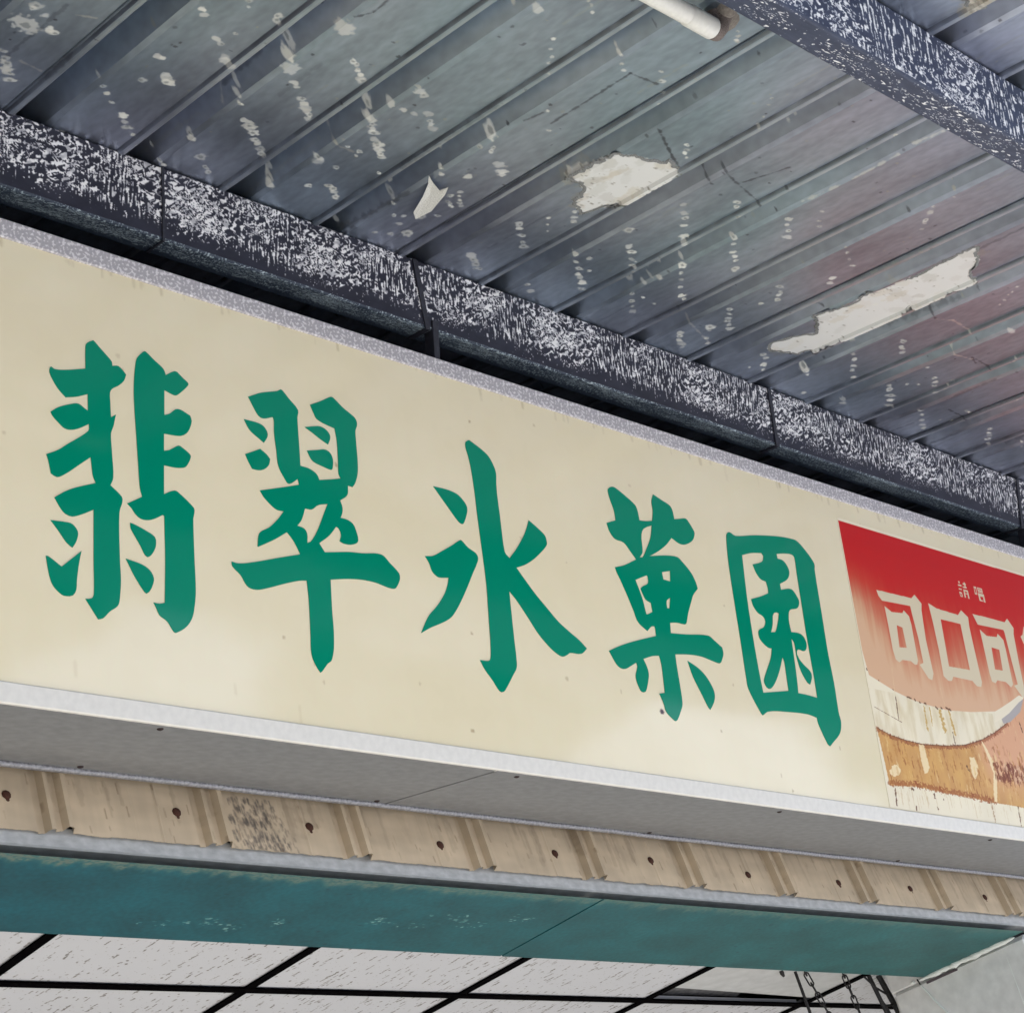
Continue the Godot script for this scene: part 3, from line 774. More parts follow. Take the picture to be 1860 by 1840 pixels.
func advert_picture() -> ImageTexture:     # the pasted print: 1.25 m wide from u 3.505, 0.70 m high; 0.9 mm a pixel
	var w := 1389
	var h := 784
	var p := picture(w, h, Color(0.5, 0.5, 0.5))
	var to := func(v): return Vector2((v.x - 3.505) / 0.0009, (0.7045 - v.y) / 0.0009)
	var m := print_marks()
	var px := func(list):
		var ring := PackedVector2Array()
		for v in points(list):
			ring.append(to.call(v))
		return ring
	var cream := Color(0.885, 0.845, 0.745)
	var d: PackedByteArray = p.d
	var streak := noise(31, 3)
	var soft := noise(32, 3)
	for y in h:
		for x in w:
			var t := soft.get_noise_2d(x * 0.006, y * 0.004) * 0.03
			var i := (y * w + x) * 3
			d[i] = int((cream.r + t) * 255)
			d[i + 1] = int((cream.g + t) * 255)
			d[i + 2] = int((cream.b + t * 0.8) * 255)
	p.d = d
	# the red field, faded from the bottom up and streaked by rain
	var mask := picture(w, h, Color.BLACK)
	fill(mask, [px.call(m.red[0])], Color.WHITE)
	var ramp := Gradient.new()
	ramp.offsets = PackedFloat32Array([0.0, 0.22, 0.36, 0.48, 0.59, 0.68, 1.0])
	ramp.colors = PackedColorArray([Color(0.74, 0.11, 0.12), Color(0.75, 0.14, 0.13), Color(0.76, 0.25, 0.19), Color(0.76, 0.42, 0.32), Color(0.80, 0.60, 0.47), Color(0.82, 0.67, 0.54), Color(0.82, 0.67, 0.54)])
	d = p.d
	var md: PackedByteArray = mask.d
	var band := px.call(m.brown[0]) as PackedVector2Array
	var mask2 := picture(w, h, Color.BLACK)
	fill(mask2, [ragged(band, 2.5, soft)], Color.WHITE)
	var bd: PackedByteArray = mask2.d
	var rust := noise(33, 4)
	var run := noise(34, 4)
	for y in h:
		for x in w:
			var i := (y * w + x) * 3
			var on := md[i] / 255.0
			if on > 0.0:
				var s := streak.get_noise_2d(x * 0.028, y * 0.003)
				var edge := clampf(1.0 - x / 170.0, 0, 1)
				var t := y / 640.0 + (s * 0.08 + edge * 0.26) * clampf((y - 70) / 160.0, 0, 1)
				var c := ramp.sample(clampf(t, 0, 1))
				d[i] = int(lerpf(d[i], c.r * 255, on))
				d[i + 1] = int(lerpf(d[i + 1], c.g * 255, on))
				d[i + 2] = int(lerpf(d[i + 2], c.b * 255, on))
			on = bd[i] / 255.0
			if on > 0.0:
				var k := 0.5 + 0.9 * rust.get_noise_2d(x * 0.012, y * 0.007)
				var q := run.get_noise_2d(x * 0.06, y * 0.013)
				var low := clampf((y - 600) / 120.0, 0, 1)
				var c := Color(0.80, 0.62, 0.36).lerp(Color(0.74, 0.55, 0.33), clampf(k, 0, 1)).lerp(Color(0.82, 0.62, 0.48), clampf((x - 430) / 70.0, 0, 1) * (1.0 - low))
				c = c.lerp(Color(0.52, 0.26, 0.13), clampf((q - 0.50 + low * 0.20) * 3.0, 0, 0.7))
				c = c.lerp(Color(0.86, 0.76, 0.56), clampf((-q - 0.42) * 4.0, 0, 0.7))
				d[i] = int(lerpf(d[i], c.r * 255, on))
				d[i + 1] = int(lerpf(d[i + 1], c.g * 255, on))
				d[i + 2] = int(lerpf(d[i + 2], c.b * 255, on))
	p.d = d
	var n := noise(35, 2)
	for y in range(470, 600):                         # dirt on the pale curve, heavier towards its upper edge
		for x in w:
			if md[(y * w + x) * 3] < 128 and bd[(y * w + x) * 3] < 128:
				blend(p, x, y, Color(0.74, 0.66, 0.48), clampf(0.12 + 0.5 * run.get_noise_2d(x * 0.03, y * 0.008), 0, 0.5))
	for i in band.size():                             # rust along the upper edge of the brown band and at its left foot
		if i < 8:
			stroke_line(p, band[i] + Vector2(0, 4), band[i + 1] + Vector2(0, 4), 5.0, Color(0.54, 0.29, 0.17), 0.6, soft, 0.9)
			stroke_line(p, band[i], band[i + 1], 1.2, Color(0.36, 0.22, 0.16), 0.8, n, 0.6)
		elif i > 14 and i < band.size() - 1:
			stroke_line(p, band[i] - Vector2(0, 6), band[i + 1] - Vector2(0, 6), 7.0, Color(0.55, 0.28, 0.12), 0.6, soft, 1.2)
	fill(p, [px.call(m.swoop[0])], cream)
	fill(p, [px.call(m.grey[0])], Color(0.66, 0.63, 0.62))
	for rings in m.glyph:
		var all := []
		for l in rings:
			all.append(px.call(l))
		fill(p, all, Color(0.815, 0.765, 0.655))
	for rings in m.blots:
		fill(p, [ragged(px.call(rings[0]), 3.0, n)], Color(0.90, 0.82, 0.65), 0.85)
	for s in m.drips:
		var c: Color = [Color(0.34, 0.20, 0.13), Color(0.72, 0.56, 0.26), Color(0.62, 0.48, 0.34), Color(0.85, 0.74, 0.58)][s[5]]
		stroke_line(p, to.call(Vector2(s[0], s[1])), to.call(Vector2(s[2], s[3])), s[4] / 0.0009 * 1.5, c, [0.8, 0.7, 0.7, 0.6][s[5]], n, 0.8)
	var r := RandomNumberGenerator.new()
	r.seed = 9
	for i in 220:                                     # flaking where the band is worst, and rain marks below it
		var at := Vector2(r.randf_range(512, 760), r.randf_range(612, 655) + 14 * soft.get_noise_1d(i * 0.3))
		spot(p, at, r.randf_range(2, 8), r.randf_range(4, 16), Color(0.44, 0.20, 0.10) if i % 4 else Color(0.88, 0.74, 0.60), 0.6, n)
	for i in 130:                                     # golden and brown smears running down the band
		var at := Vector2(r.randf_range(30, 700), r.randf_range(560, 690))
		if bd[(int(at.y) * w + int(at.x)) * 3] > 100 and bd[(int(at.y + 24) * w + int(at.x)) * 3] > 100:
			stroke_line(p, at, at + Vector2(2, r.randf_range(6, 26)), r.randf_range(1.0, 5.0), [Color(0.66, 0.42, 0.18), Color(0.86, 0.72, 0.46), Color(0.55, 0.31, 0.15)][i % 3], r.randf_range(0.15, 0.5), soft, 1.0)
	for i in 90:
		var at := Vector2(r.randf_range(20, 700), r.randf_range(700, 745))
		stroke_line(p, at, at + Vector2(1, r.randf_range(8, 40)), r.randf_range(0.6, 1.6), Color(0.72, 0.60, 0.40), r.randf_range(0.1, 0.4), n)
	return texture(p)


func tile_picture(s: int) -> ImageTexture:      # fissured mineral board
	var p := picture(640, 640, Color(0.765, 0.77, 0.785))
	var n := noise(s, 2)
	var r := RandomNumberGenerator.new()
	r.seed = s
	for i in 430:
		var at := Vector2(r.randf() * 640, r.randf() * 640)
		var l := r.randf_range(6, 30) if r.randf() < 0.6 else 2.0
		stroke_line(p, at, at + Vector2(r.randf_range(-2, 3), l), r.randf_range(1.1, 2.2), Color(0.42, 0.40, 0.38), r.randf_range(0.4, 0.85), n, 1.0)
	for i in 900:
		var at := Vector2(r.randf() * 640, r.randf() * 640)
		spot(p, at, r.randf_range(0.7, 1.5), r.randf_range(0.7, 1.5), Color(0.5, 0.47, 0.45), r.randf_range(0.3, 0.8), n)
	return texture(p)


func teal_picture() -> ImageTexture:       # painted boards: x from 1.3 to 4.5, front edge at the top; 2 mm a pixel
	var p := picture(1600, 170, Color.BLACK)
	var d: PackedByteArray = p.d
	var a := noise(51, 4)
	var b := noise(52, 3)
	var edge := noise(53, 3)
	for y in 170:
		for x in 1600:
			var v := 1.0 + a.get_noise_2d(x * 0.010, y * 0.014) * 0.16 + b.get_noise_2d(x * 0.14, y * 0.14) * 0.14
			var t := x / 1600.0
			var mould := clampf((17.0 + 11.0 * edge.get_noise_2d(x * 0.05, 3.0) - y) / 10.0, 0, 1) * clampf(0.85 + 0.9 * edge.get_noise_2d(x * 0.13, y * 0.2), 0.1, 1.0) * lerpf(1.0, 0.45, t)
			var c := Color(0.02, 0.30, 0.345).lerp(Color(0.13, 0.35, 0.345), t)
			var i := (y * 1600 + x) * 3
			d[i] = clampi(int(lerpf(c.r * v, 0.40, mould) * 255), 0, 255)
			d[i + 1] = clampi(int(lerpf(c.g * v, 0.45, mould) * 255), 0, 255)
			d[i + 2] = clampi(int(lerpf(c.b * v, 0.41, mould) * 255), 0, 255)
	p.d = d
	var r := RandomNumberGenerator.new()
	r.seed = 21
	for c in [[300, 118, 26], [345, 112, 8], [372, 122, 16], [415, 105, 6], [520, 88, 6], [560, 92, 40], [640, 84, 22], [690, 60, 14], [600, 70, 30]]:
		for k in 16:
			spot(p, Vector2(c[0] + r.randf_range(-c[2], c[2]), c[1] + r.randf_range(-9, 9)), r.randf_range(0.6, 3.0), r.randf_range(0.5, 1.4), Color(0.55, 0.68, 0.66), r.randf_range(0.3, 0.9), a)
	for k in 50:
		spot(p, Vector2(r.randf() * 1600, r.randf_range(20, 165)), r.randf_range(1, 4), r.randf_range(0.8, 2), Color(0.05, 0.17, 0.22), r.randf_range(0.3, 0.7), a)
	return texture(p)


func fascia_picture() -> ImageTexture:     # beige coated sheet: x from 1.3, 3.2 m; 0.13 m high
	var p := picture(1600, 66, Color.BLACK)
	var d: PackedByteArray = p.d
	var a := noise(61, 3)
	var b := noise(62, 3)
	for y in 66:
		for x in 1600:
			var v := 1.0 + a.get_noise_2d(x * 0.05, y * 0.006) * 0.05 + b.get_noise_2d(x * 0.012, y * 0.03) * 0.08
			var i := (y * 1600 + x) * 3
			d[i] = clampi(int(189 * v), 0, 255)
			d[i + 1] = clampi(int(171 * v), 0, 255)
			d[i + 2] = clampi(int(145 * v), 0, 255)
	p.d = d
	var r := RandomNumberGenerator.new()
	r.seed = 8
	for i in 420:                                    # the mildewed stretch
		var u := r.randfn(0.0, 0.36)
		var v := r.randf()
		if absf(u) < 0.5 + 0.4 * v:
			var at := Vector2(331 + u * 46 + v * 8, 12 + v * 52)
			stroke_line(p, at, at + Vector2(0.6, r.randf_range(1, 6)), r.randf_range(0.4, 1.0), Color(0.27, 0.25, 0.24), r.randf_range(0.15, 0.5), a)
	for i in 160:                                    # run-off below the sheet's upper edge and beside the ribs
		var at := Vector2(r.randf() * 1600, r.randf_range(0, 20))
		stroke_line(p, at, at + Vector2(1.0, r.randf_range(10, 45)), r.randf_range(0.8, 3.0), Color(0.50, 0.44, 0.36), r.randf_range(0.06, 0.22), a)
	for i in 140:
		var at := Vector2(r.randf() * 1600, r.randf_range(8, 62))
		stroke_line(p, at, at + Vector2(0.4, r.randf_range(2, 10)), 0.5, Color(0.38, 0.30, 0.22), r.randf_range(0.1, 0.5), a)
	return texture(p)


func panel_picture() -> ImageTexture:      # the cream acrylic sheet, faintly stained: 4.2 m wide from u 1.0
	var p := picture(1400, 250, Color.BLACK)
	var d: PackedByteArray = p.d
	var a := noise(71, 4)
	var b := noise(72, 2)
	for y in 250:
		for x in 1400:
			var t := a.get_noise_2d(x * 0.007, y * 0.012) * 0.016 + b.get_noise_2d(x * 0.05, y * 0.012) * 0.003
			var i := (y * 1400 + x) * 3
			d[i] = int((0.878 + t * 0.8) * 255)
			d[i + 1] = int((0.832 + t) * 255)
			d[i + 2] = int((0.708 + t * 1.4) * 255)
	p.d = d
	var r := RandomNumberGenerator.new()
	r.seed = 5
	for i in 45:
		spot(p, Vector2(r.randf() * 1400, r.randf() * 250), r.randf_range(0.6, 1.5), r.randf_range(0.6, 1.5), Color(0.55, 0.45, 0.33), r.randf_range(0.15, 0.5), a)
	for i in 7:
		var at := Vector2(r.randf() * 1400, r.randf_range(222, 240))
		stroke_line(p, at, at + Vector2(0.5, r.randf_range(5, 14)), 0.8, Color(0.70, 0.60, 0.44), r.randf_range(0.1, 0.25), a)
	for i in 90:                                     # thin run-off from the joint with the upper rail
		var at := Vector2(r.randf() * 1400, r.randf_range(-2, 1))
		stroke_line(p, at, at + Vector2(0.3, r.randf_range(1.0, 6) * (1.0 if r.randf() < 0.85 else 2.5)), r.randf_range(0.5, 1.4), Color(0.58, 0.50, 0.39), r.randf_range(0.06, 0.26), a)
	spot(p, Vector2(592, 205), 1.8, 2.0, Color(0.22, 0.08, 0.06), 1.0, a)
	return texture(p)


# ---------- builders ----------
func roof_sheet(parent: Node3D, from: int, many: int, m: Material) -> void:
	var st := begin()
	var pitch := 0.2142
	var xr := 1.348 + pitch * from
	var prof := [Vector2(xr - 0.021, -0.0022)]
	for k in many:
		var x := xr + pitch * k
		for q in [[-0.016, 0.0], [-0.012, -0.0065], [-0.003, -0.0072], [0.0005, -0.004], [0.003, 0.040], [0.007, 0.047], [0.024, 0.048], [0.031, 0.045], [0.060, 0.005], [0.070, 0.0]]:
			prof.append(Vector2(x + q[0], q[1]))
	prof.append(Vector2(xr + pitch * many - 0.010, -0.0006))
	var rows := [-5.0, -2.6, -0.6]
	for k in 11:
		rows.append(-0.35 + 0.21 * k)
	var wob := noise(80, 2)
	for i in prof.size() - 1:
		var a: Vector2 = prof[i]
		var b: Vector2 = prof[i + 1]
		for k in rows.size() - 1:
			var sa := (rows[k] as float)
			var sb := (rows[k + 1] as float)
			var v := []
			var u := []
			for q in [[a, sa], [b, sa], [b, sb], [a, sb]]:
				var sag: float = 0.0012 * wob.get_noise_2d(q[0].x * 3.0, q[1] * 2.2)
				v.append(Vector3(q[0].x, q[0].y + sag, q[1]))
				u.append(Vector2((q[0].x - 1.0) / 3.6, (q[1] + 0.2) / 1.6))
			quad(st, v[0], v[1], v[2], v[3], Vector3.DOWN, u[0], u[1], u[2], u[3])
	part("roof_sheet", done(st), m, parent)


func purlin(called: String, label: String, s: float, h: float, fl: float, web: Material, under: Material) -> void:
	var t := thing(called, label, "steel beam", Vector3(0, 3.885, 0.165) + Vector3(0, -sin(SLOPE), cos(SLOPE)) * s, SLOPE, "channel beams that carry the canopy roof")
	var e := 0.005
	var st := begin()
	var face := [Vector2(-0.006, -0.0005), Vector2(-0.002, -0.002), Vector2(0, -e), Vector2(0, -h + e)]      # z, y
	var n := 24
	for i in face.size() - 1:
		for k in n:
			var xa := lerpf(X0, X1, k / float(n))
			var xb := lerpf(X0, X1, (k + 1) / float(n))
			var a: Vector2 = face[i]
			var b: Vector2 = face[i + 1]
			quad(st, Vector3(xa, a.y, a.x), Vector3(xb, a.y, a.x), Vector3(xb, b.y, b.x), Vector3(xa, b.y, b.x), Vector3.BACK, Vector2(xa / 3.3, -a.y / h), Vector2(xb / 3.3, -a.y / h), Vector2(xb / 3.3, -b.y / h), Vector2(xa / 3.3, -b.y / h))
	part("web", done(st), web, t)
	st = begin()
	var low := [Vector2(0, -h + e), Vector2(-0.0015, -h + 0.0015), Vector2(-e, -h), Vector2(-fl + e, -h), Vector2(-fl, -h + e), Vector2(-fl, -h + 0.02)]
	for i in low.size() - 1:
		var a: Vector2 = low[i]
		var b: Vector2 = low[i + 1]
		var out := Vector3(0, -1, 0.4) if i < 3 else Vector3(0, -0.2, -1)
		quad(st, Vector3(X0, a.y, a.x), Vector3(X1, a.y, a.x), Vector3(X1, b.y, b.x), Vector3(X0, b.y, b.x), out, Vector2(X0 / 3.3, -a.x / fl), Vector2(X1 / 3.3, -a.x / fl), Vector2(X1 / 3.3, -b.x / fl), Vector2(X0 / 3.3, -b.x / fl))
	part("lower_flange", done(st), under, t)
	st = begin()
	box(st, Vector3(X0, -0.004, -fl), Vector3(X1, -0.001, -0.006), 0.0005)
	part("upper_flange", done(st), under, t)


func street_tree(at: Vector3, high: float, s: int) -> void:
	var t := thing("street_tree", ["round leafy street tree across the road", "leafy street tree furthest along the road", "leafy street tree facing the shop across the road"][s - 301], "tree", at, 0.0, "trees across the road")
	var r := RandomNumberGenerator.new()
	r.seed = s
	var bark := grain(Color(0.34, 0.29, 0.25), 0.9, Vector3(3, 3, 3), s, 0.6)
	var st := begin()
	tube(st, [Vector3(0, 0, 0), Vector3(0.05, 1.5, 0), Vector3(-0.05, 3.2, 0.08), Vector3(0, high * 0.75, 0)], [0.22, 0.17, 0.14, 0.04], 10)
	part("trunk", done(st), bark, t)
	var lobes := []
	for k in 16:
		var a := r.randf() * TAU
		var d := r.randf_range(0.3, 2.2)
		lobes.append(Vector4(cos(a) * d, r.randf_range(high * 0.56, high * 0.95), sin(a) * d, r.randf_range(0.6, 1.15)))
	for k in 6:
		st = begin()
		var l: Vector4 = lobes[k]
		tube(st, [Vector3(0, high * 0.36 + 0.1 * k, 0), Vector3(l.x * 0.5, l.y * 0.75, l.z * 0.5), Vector3(l.x, l.y, l.z)], [0.08, 0.05, 0.02], 7)
		part("limb", done(st), bark, t)
	st = begin()
	quad(st, Vector3(-0.05, 0, 0), Vector3(0, 0.02, -0.04), Vector3(0.09, 0, 0), Vector3(0, 0.02, 0.04), Vector3.UP)
	var leaf := mat(Color(0.24, 0.36, 0.16), 0.6)
	leaf.backlight_enabled = true
	leaf.backlight = Color(0.25, 0.32, 0.1)
	var mm := MultiMesh.new()
	mm.transform_format = MultiMesh.TRANSFORM_3D
	mm.mesh = done(st).commit()
	mm.instance_count = 9000
	for i in 9000:
		var l: Vector4 = lobes[r.randi() % 16]
		var v := Vector3(r.randfn(), r.randfn() * 0.8, r.randfn()).normalized() * l.w * pow(r.randf(), 0.45)
		mm.set_instance_transform(i, Transform3D(Basis.from_euler(Vector3(r.randf() * TAU, r.randf() * TAU, r.randf() * TAU)).scaled(Vector3.ONE * r.randf_range(1.2, 2.4)), Vector3(l.x, l.y, l.z) + v))
	var crown := MultiMeshInstance3D.new()
	crown.name = "crown"
	crown.multimesh = mm
	crown.material_override = leaf
	t.add_child(crown)
	crown.set_meta("kind", "stuff")


func link_shape(long: float, wide: float, wire: float, turn: float) -> SurfaceTool:
	var st := begin()
	var path := []
	for k in 16:
		var a := TAU * k / 16.0
		var v := Vector3(cos(a) * wide, sin(a) * wide + (long - wide) * signf(sin(a) + 1e-6), 0)
		path.append(v.rotated(Vector3.UP, turn))
	tube(st, path, wire, 6, true)
	return done(st)


func chain(label: String, top: Vector3, low: Vector3, m: Material, turn: float) -> void:
	var t := thing("hanging_chain", label, "chain", top, 0.0, "chains hanging behind the teal beam")
	var step := 0.0285
	var many := int(top.distance_to(low) / step)
	var along := (low - top).normalized()
	var lean := Quaternion(Vector3.DOWN, along)
	var a := link_shape(0.0185, 0.0062, 0.0021, turn)
	var b := link_shape(0.0185, 0.0062, 0.0021, turn + PI / 2)
	var first := part("link", a, m, t)
	var second := part("link_001", b, m, t)
	for k in many:
		var o: MeshInstance3D = first if k == 0 else second if k == 1 else (first if k % 2 == 0 else second).duplicate()
		if k > 1:
			o.name = "link_%03d" % k
			t.add_child(o, true)
		o.position = along * step * (k + 0.3)
		o.quaternion = lean


func _ready() -> void:
	# ---------- camera, sky, sun, exposure ----------
	var cam := Camera3D.new()
	cam.name = "camera"
	add_child(cam)
	cam.transform = Transform3D(Basis(Vector3(0.728042, -0.217684, 0.650053), Vector3(-0.191010, 0.846279, 0.497321), Vector3(-0.658385, -0.486237, 0.574547)).orthonormalized(), Vector3(0, 1.6, 2.2))
	cam.fov = 30.163
	cam.near = 0.05
	cam.far = 400
	cam.current = true
	var we := WorldEnvironment.new()
	we.name = "environment"
	var env := Environment.new()
	env.background_mode = Environment.BG_SKY
	var sm := ProceduralSkyMaterial.new()
	sm.sky_top_color = Color(0.42, 0.56, 0.80)
	sm.sky_horizon_color = Color(0.84, 0.87, 0.90)
	sm.sky_curve = 0.22
	sm.ground_horizon_color = Color(0.62, 0.60, 0.57)
	sm.ground_bottom_color = Color(0.36, 0.34, 0.32)
	sm.sun_angle_max = 25.0
	var sky := Sky.new()
	sky.sky_material = sm
	env.sky = sky
	env.tonemap_mode = Environment.TONE_MAPPER_LINEAR
	env.tonemap_exposure = 3.6
	env.sdfgi_enabled = true
	env.ssao_enabled = true
	env.ssil_enabled = true
	we.environment = env
	add_child(we)
	var sun := DirectionalLight3D.new()
	sun.name = "sun"
	add_child(sun)
	sun.light_color = Color(1.0, 0.965, 0.91)
	sun.light_energy = 1.6
	sun.light_angular_distance = 0.5
	sun.shadow_enabled = true
	sun.look_at_from_position(Vector3(4, 9, 10), Vector3(0, 0, 0))

	# ---------- materials ----------
	var ground_m := grain(Color(0.69, 0.69, 0.68), 0.9, Vector3(0.8, 0.8, 0.8), 1, 0.8)
	var wall_m := grain(Color(0.42, 0.42, 0.44), 0.9, Vector3(1.5, 1.5, 1.5), 2, 0.75)
	var room_m := grain(Color(0.78, 0.77, 0.74), 0.9, Vector3(1, 1, 1), 3, 0.9)
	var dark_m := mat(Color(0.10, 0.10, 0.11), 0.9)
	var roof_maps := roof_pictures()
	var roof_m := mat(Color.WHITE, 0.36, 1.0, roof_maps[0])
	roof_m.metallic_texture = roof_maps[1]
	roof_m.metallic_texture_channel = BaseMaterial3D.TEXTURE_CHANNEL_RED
	var web_m := mat(Color.WHITE, 0.5, 0.0, flecked_picture(101, 0.67, 0.055, 1.1, Color(0.135, 0.135, 0.185), Color(0.95, 0.94, 0.935)))
	var under_m := mat(Color.WHITE, 0.5, 0.0, flecked_picture(111, 0.62, 0.14, 0.8, Color(0.18, 0.22, 0.27), Color(0.66, 0.71, 0.72)))
	var hazy_under_m := mat(Color.WHITE, 0.5, 0.0, flecked_picture(131, 9.0, 0.42, 1.7, Color(0.19, 0.225, 0.31), Color(0.93, 0.93, 0.93)))  # second beam: backlight haze mixed into its navy base colour
	var hazy_web_m := mat(Color.WHITE, 0.5, 0.0, flecked_picture(141, 0.95, 0.13, 1.4, Color(0.20, 0.23, 0.32), Color(0.95, 0.95, 0.95)))  # same haze tint painted into the web
	var strap_m := grain(Color(0.20, 0.20, 0.24), 0.55, Vector3(6, 6, 6), 6, 0.7)
	var frame_m := grain(Color(0.85, 0.835, 0.835), 0.45, Vector3(11, 11, 11), 7, 0.62, 0.0, 0.1, 2)
	var speck: Gradient = (frame_m.albedo_texture as NoiseTexture2D).color_ramp
	speck.offsets = PackedFloat32Array([0.0, 0.57, 0.64])
	speck.colors = PackedColorArray([Color(0.76, 0.76, 0.77), Color(0.82, 0.81, 0.82), Color(1, 1, 1)])
	var lit_rail_m := grain(Color(0.86, 0.845, 0.81), 0.45, Vector3(5, 5, 5), 27, 0.95)  # lighter copy of the frame for the lower strip, its extra light painted in
	var zinc_m := grain(Color(0.53, 0.535, 0.54), 0.6, Vector3(3.0, 4, 5), 8, 0.88, 0.0, 0.2)
	var lip_m := grain(Color(0.70, 0.70, 0.72), 0.45, Vector3(14, 14, 14), 9, 0.6, 0.08, 0.4)
	var tube_m := grain(Color(0.74, 0.745, 0.74), 0.55, Vector3(3, 5, 5), 10, 0.84, 0.0, 0.1)
	var rust_m := grain(Color(0.36, 0.20, 0.13), 0.9, Vector3(40, 40, 40), 12, 0.45)
	var rivet_m := mat(Color(0.16, 0.10, 0.10), 0.8)
	var plaster_m := grain(Color(0.90, 0.90, 0.89), 0.8, Vector3(2, 2, 2), 13, 0.9, 0.05)
	var sealant_m := mat(Color(0.88, 0.90, 0.88), 0.5)
	var iron_m := grain(Color(0.13, 0.12, 0.13), 0.6, Vector3(20, 20, 20), 14, 0.6)
	var bar_m := mat(Color(0.012, 0.008, 0.012), 0.85)

	bar_m.metallic_specular = 0.1

	# ---------- the setting ----------
	var st := begin()
	quad(st, Vector3(-90, 0, -90), Vector3(90, 0, -90), Vector3(90, 0, 90), Vector3(-90, 0, 90), Vector3.UP)
	struct("ground", done(st), ground_m)
	st = begin()
	box(st, Vector3(X0 - 1.2, 0, -4.7), Vector3(X1 + 1.2, 4.93, -4.5), 0.002)
	struct("back_wall", done(st), room_m)
	st = begin()
	box(st, Vector3(X0 - 1.2, 0, -4.5), Vector3(X0 - 1.0, 4.0, -0.45), 0.002)
	struct("left_wall", done(st), room_m)
	st = begin()
	box(st, Vector3(X1 + 1.0, 0, -4.5), Vector3(X1 + 1.2, 4.0, -0.45), 0.002)
	struct("right_wall", done(st), room_m)
	st = begin()
	box(st, Vector3(X0 - 1.0, 2.83, -0.62), Vector3(X1 + 1.0, 4.02, -0.45), 0.002)
	struct("front_wall", done(st), wall_m)

	st = begin()
	box(st, Vector3(-2.9, 0, -0.45), Vector3(-2.6, 7.0, 9.0), 0.01)  # unseen wall, added to keep light from the left off the ribs
	tag(part("added_shade_wall", done(st), grain(Color(0.33, 0.33, 0.34), 0.9, Vector3(0.7, 0.7, 0.7), 22, 0.6), self), "added dark wall out of view that blocks light from the left", "wall")
	street_tree(Vector3(13.5, 0, 12.5), 8.6, 301)
	street_tree(Vector3(19.5, 0, 11.0), 9.4, 302)
	street_tree(Vector3(8.0, 0, 16.0), 9.0, 303)

	# ---------- the suspended ceiling inside ----------
	var ceil := Node3D.new()
	ceil.name = "ceiling"
	add_child(ceil)
	ceil.set_meta("kind", "structure")
	var gx := [0.585, 1.195, 1.8043, 2.4147, 3.0224, 3.6600, 4.3047, 4.915, 5.53]
	var gz := [-0.365, -0.975, -1.585, -2.195, -2.805]
	var tiles := []
	for k in 3:
		tiles.append(mat(Color.WHITE, 0.95, 0.0, tile_picture(200 + k)))
	var smooth_m := grain(Color(0.76, 0.765, 0.765), 0.9, Vector3(2, 2, 2), 15, 0.92)
	for i in gx.size() - 1:
		for j in gz.size() - 1:
			st = begin()
			var a: float = gx[i] + 0.009
			var b: float = gx[i + 1] - 0.009
			var c: float = gz[j + 1] + 0.009
			var d: float = gz[j] - 0.009
			var plain_tile := i == 5 and j == 0
			var back_a := -0.888 if plain_tile else c
			var back_b := -0.930 if plain_tile else c
			var y0 := 2.8
			var y1 := 2.814
			var off := Vector2(i * 0.37 + j * 0.21, i * 0.13 + j * 0.43)
			var low := [Vector3(a, y0, back_a), Vector3(b, y0, back_b), Vector3(b, y0, d), Vector3(a, y0, d)]
			var uv := []
			for v in low:
				uv.append(Vector2(v.x, v.z) / 0.62 + off)
			quad(st, low[0], low[1], low[2], low[3], Vector3.DOWN, uv[0], uv[1], uv[2], uv[3])
			var up := Vector3(0, y1 - y0, 0)
			for k in 4:
				var p: Vector3 = low[k]
				var q: Vector3 = low[(k + 1) % 4]
				quad(st, p, q, q + up, p + up, (p + q) / 2 - Vector3((a + b) / 2, y0, (c + d) / 2))
			quad(st, low[0] + up, low[1] + up, low[2] + up, low[3] + up, Vector3.UP)
			var o := part("ceiling_tile", done(st), smooth_m if plain_tile else tiles[(i * 2 + j) % 3], ceil)
			if plain_tile:
				o.set_meta("label", "smooth plain tile that has slipped off its bar")
	st = begin()
	plate(st, PackedVector2Array([Vector2(3.665, -0.89), Vector2(4.02, -0.93), Vector2(4.05, -0.99), Vector2(3.665, -0.99)]), [], 0.0, 0.004)
	var scrap := part("ceiling_tile", done(st), grain(Color(0.45, 0.45, 0.46), 0.9, Vector3(4, 4, 4), 25, 0.6), ceil, "grey scrap above the slipped tile")
	scrap.rotation.x = PI / 2
	scrap.position = Vector3(0, 2.824, 0)
	for i in gx.size():
		st = begin()
		box(st, Vector3(gx[i] - 0.012, 2.7945, gz[-1]), Vector3(gx[i] + 0.012, 2.7985, gz[0]), 0.0008)
		part("grid_bar", done(st), bar_m, ceil)
	for j in gz.size():
		st = begin()
		box(st, Vector3(gx[0] - 0.012, 2.7935, gz[j] - 0.013), Vector3(gx[-1] + 0.012, 2.7975, gz[j] + 0.013), 0.0008)
		part("grid_bar", done(st), bar_m, ceil)
	st = begin()
	box(st, Vector3(X0 - 1.0, 2.95, -4.5), Vector3(X1 + 1.0, 2.98, -0.62), 0.001)
	struct("ceiling_slab", done(st), dark_m)

	# ---------- the canopy roof and its beams ----------
	var roof := thing("canopy_roof", "weathered grey corrugated metal canopy roof, spotted and peeling, seen from below", "roof", Vector3(0, 3.885, 0.165), SLOPE)
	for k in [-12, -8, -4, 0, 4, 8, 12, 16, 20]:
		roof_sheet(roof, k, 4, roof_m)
	var marks := roof_marks()
	var film_m := grain(Color(0.60, 0.61, 0.61), 0.8, Vector3(30, 30, 30), 29, 0.55)
	var curl := noise(88, 2)
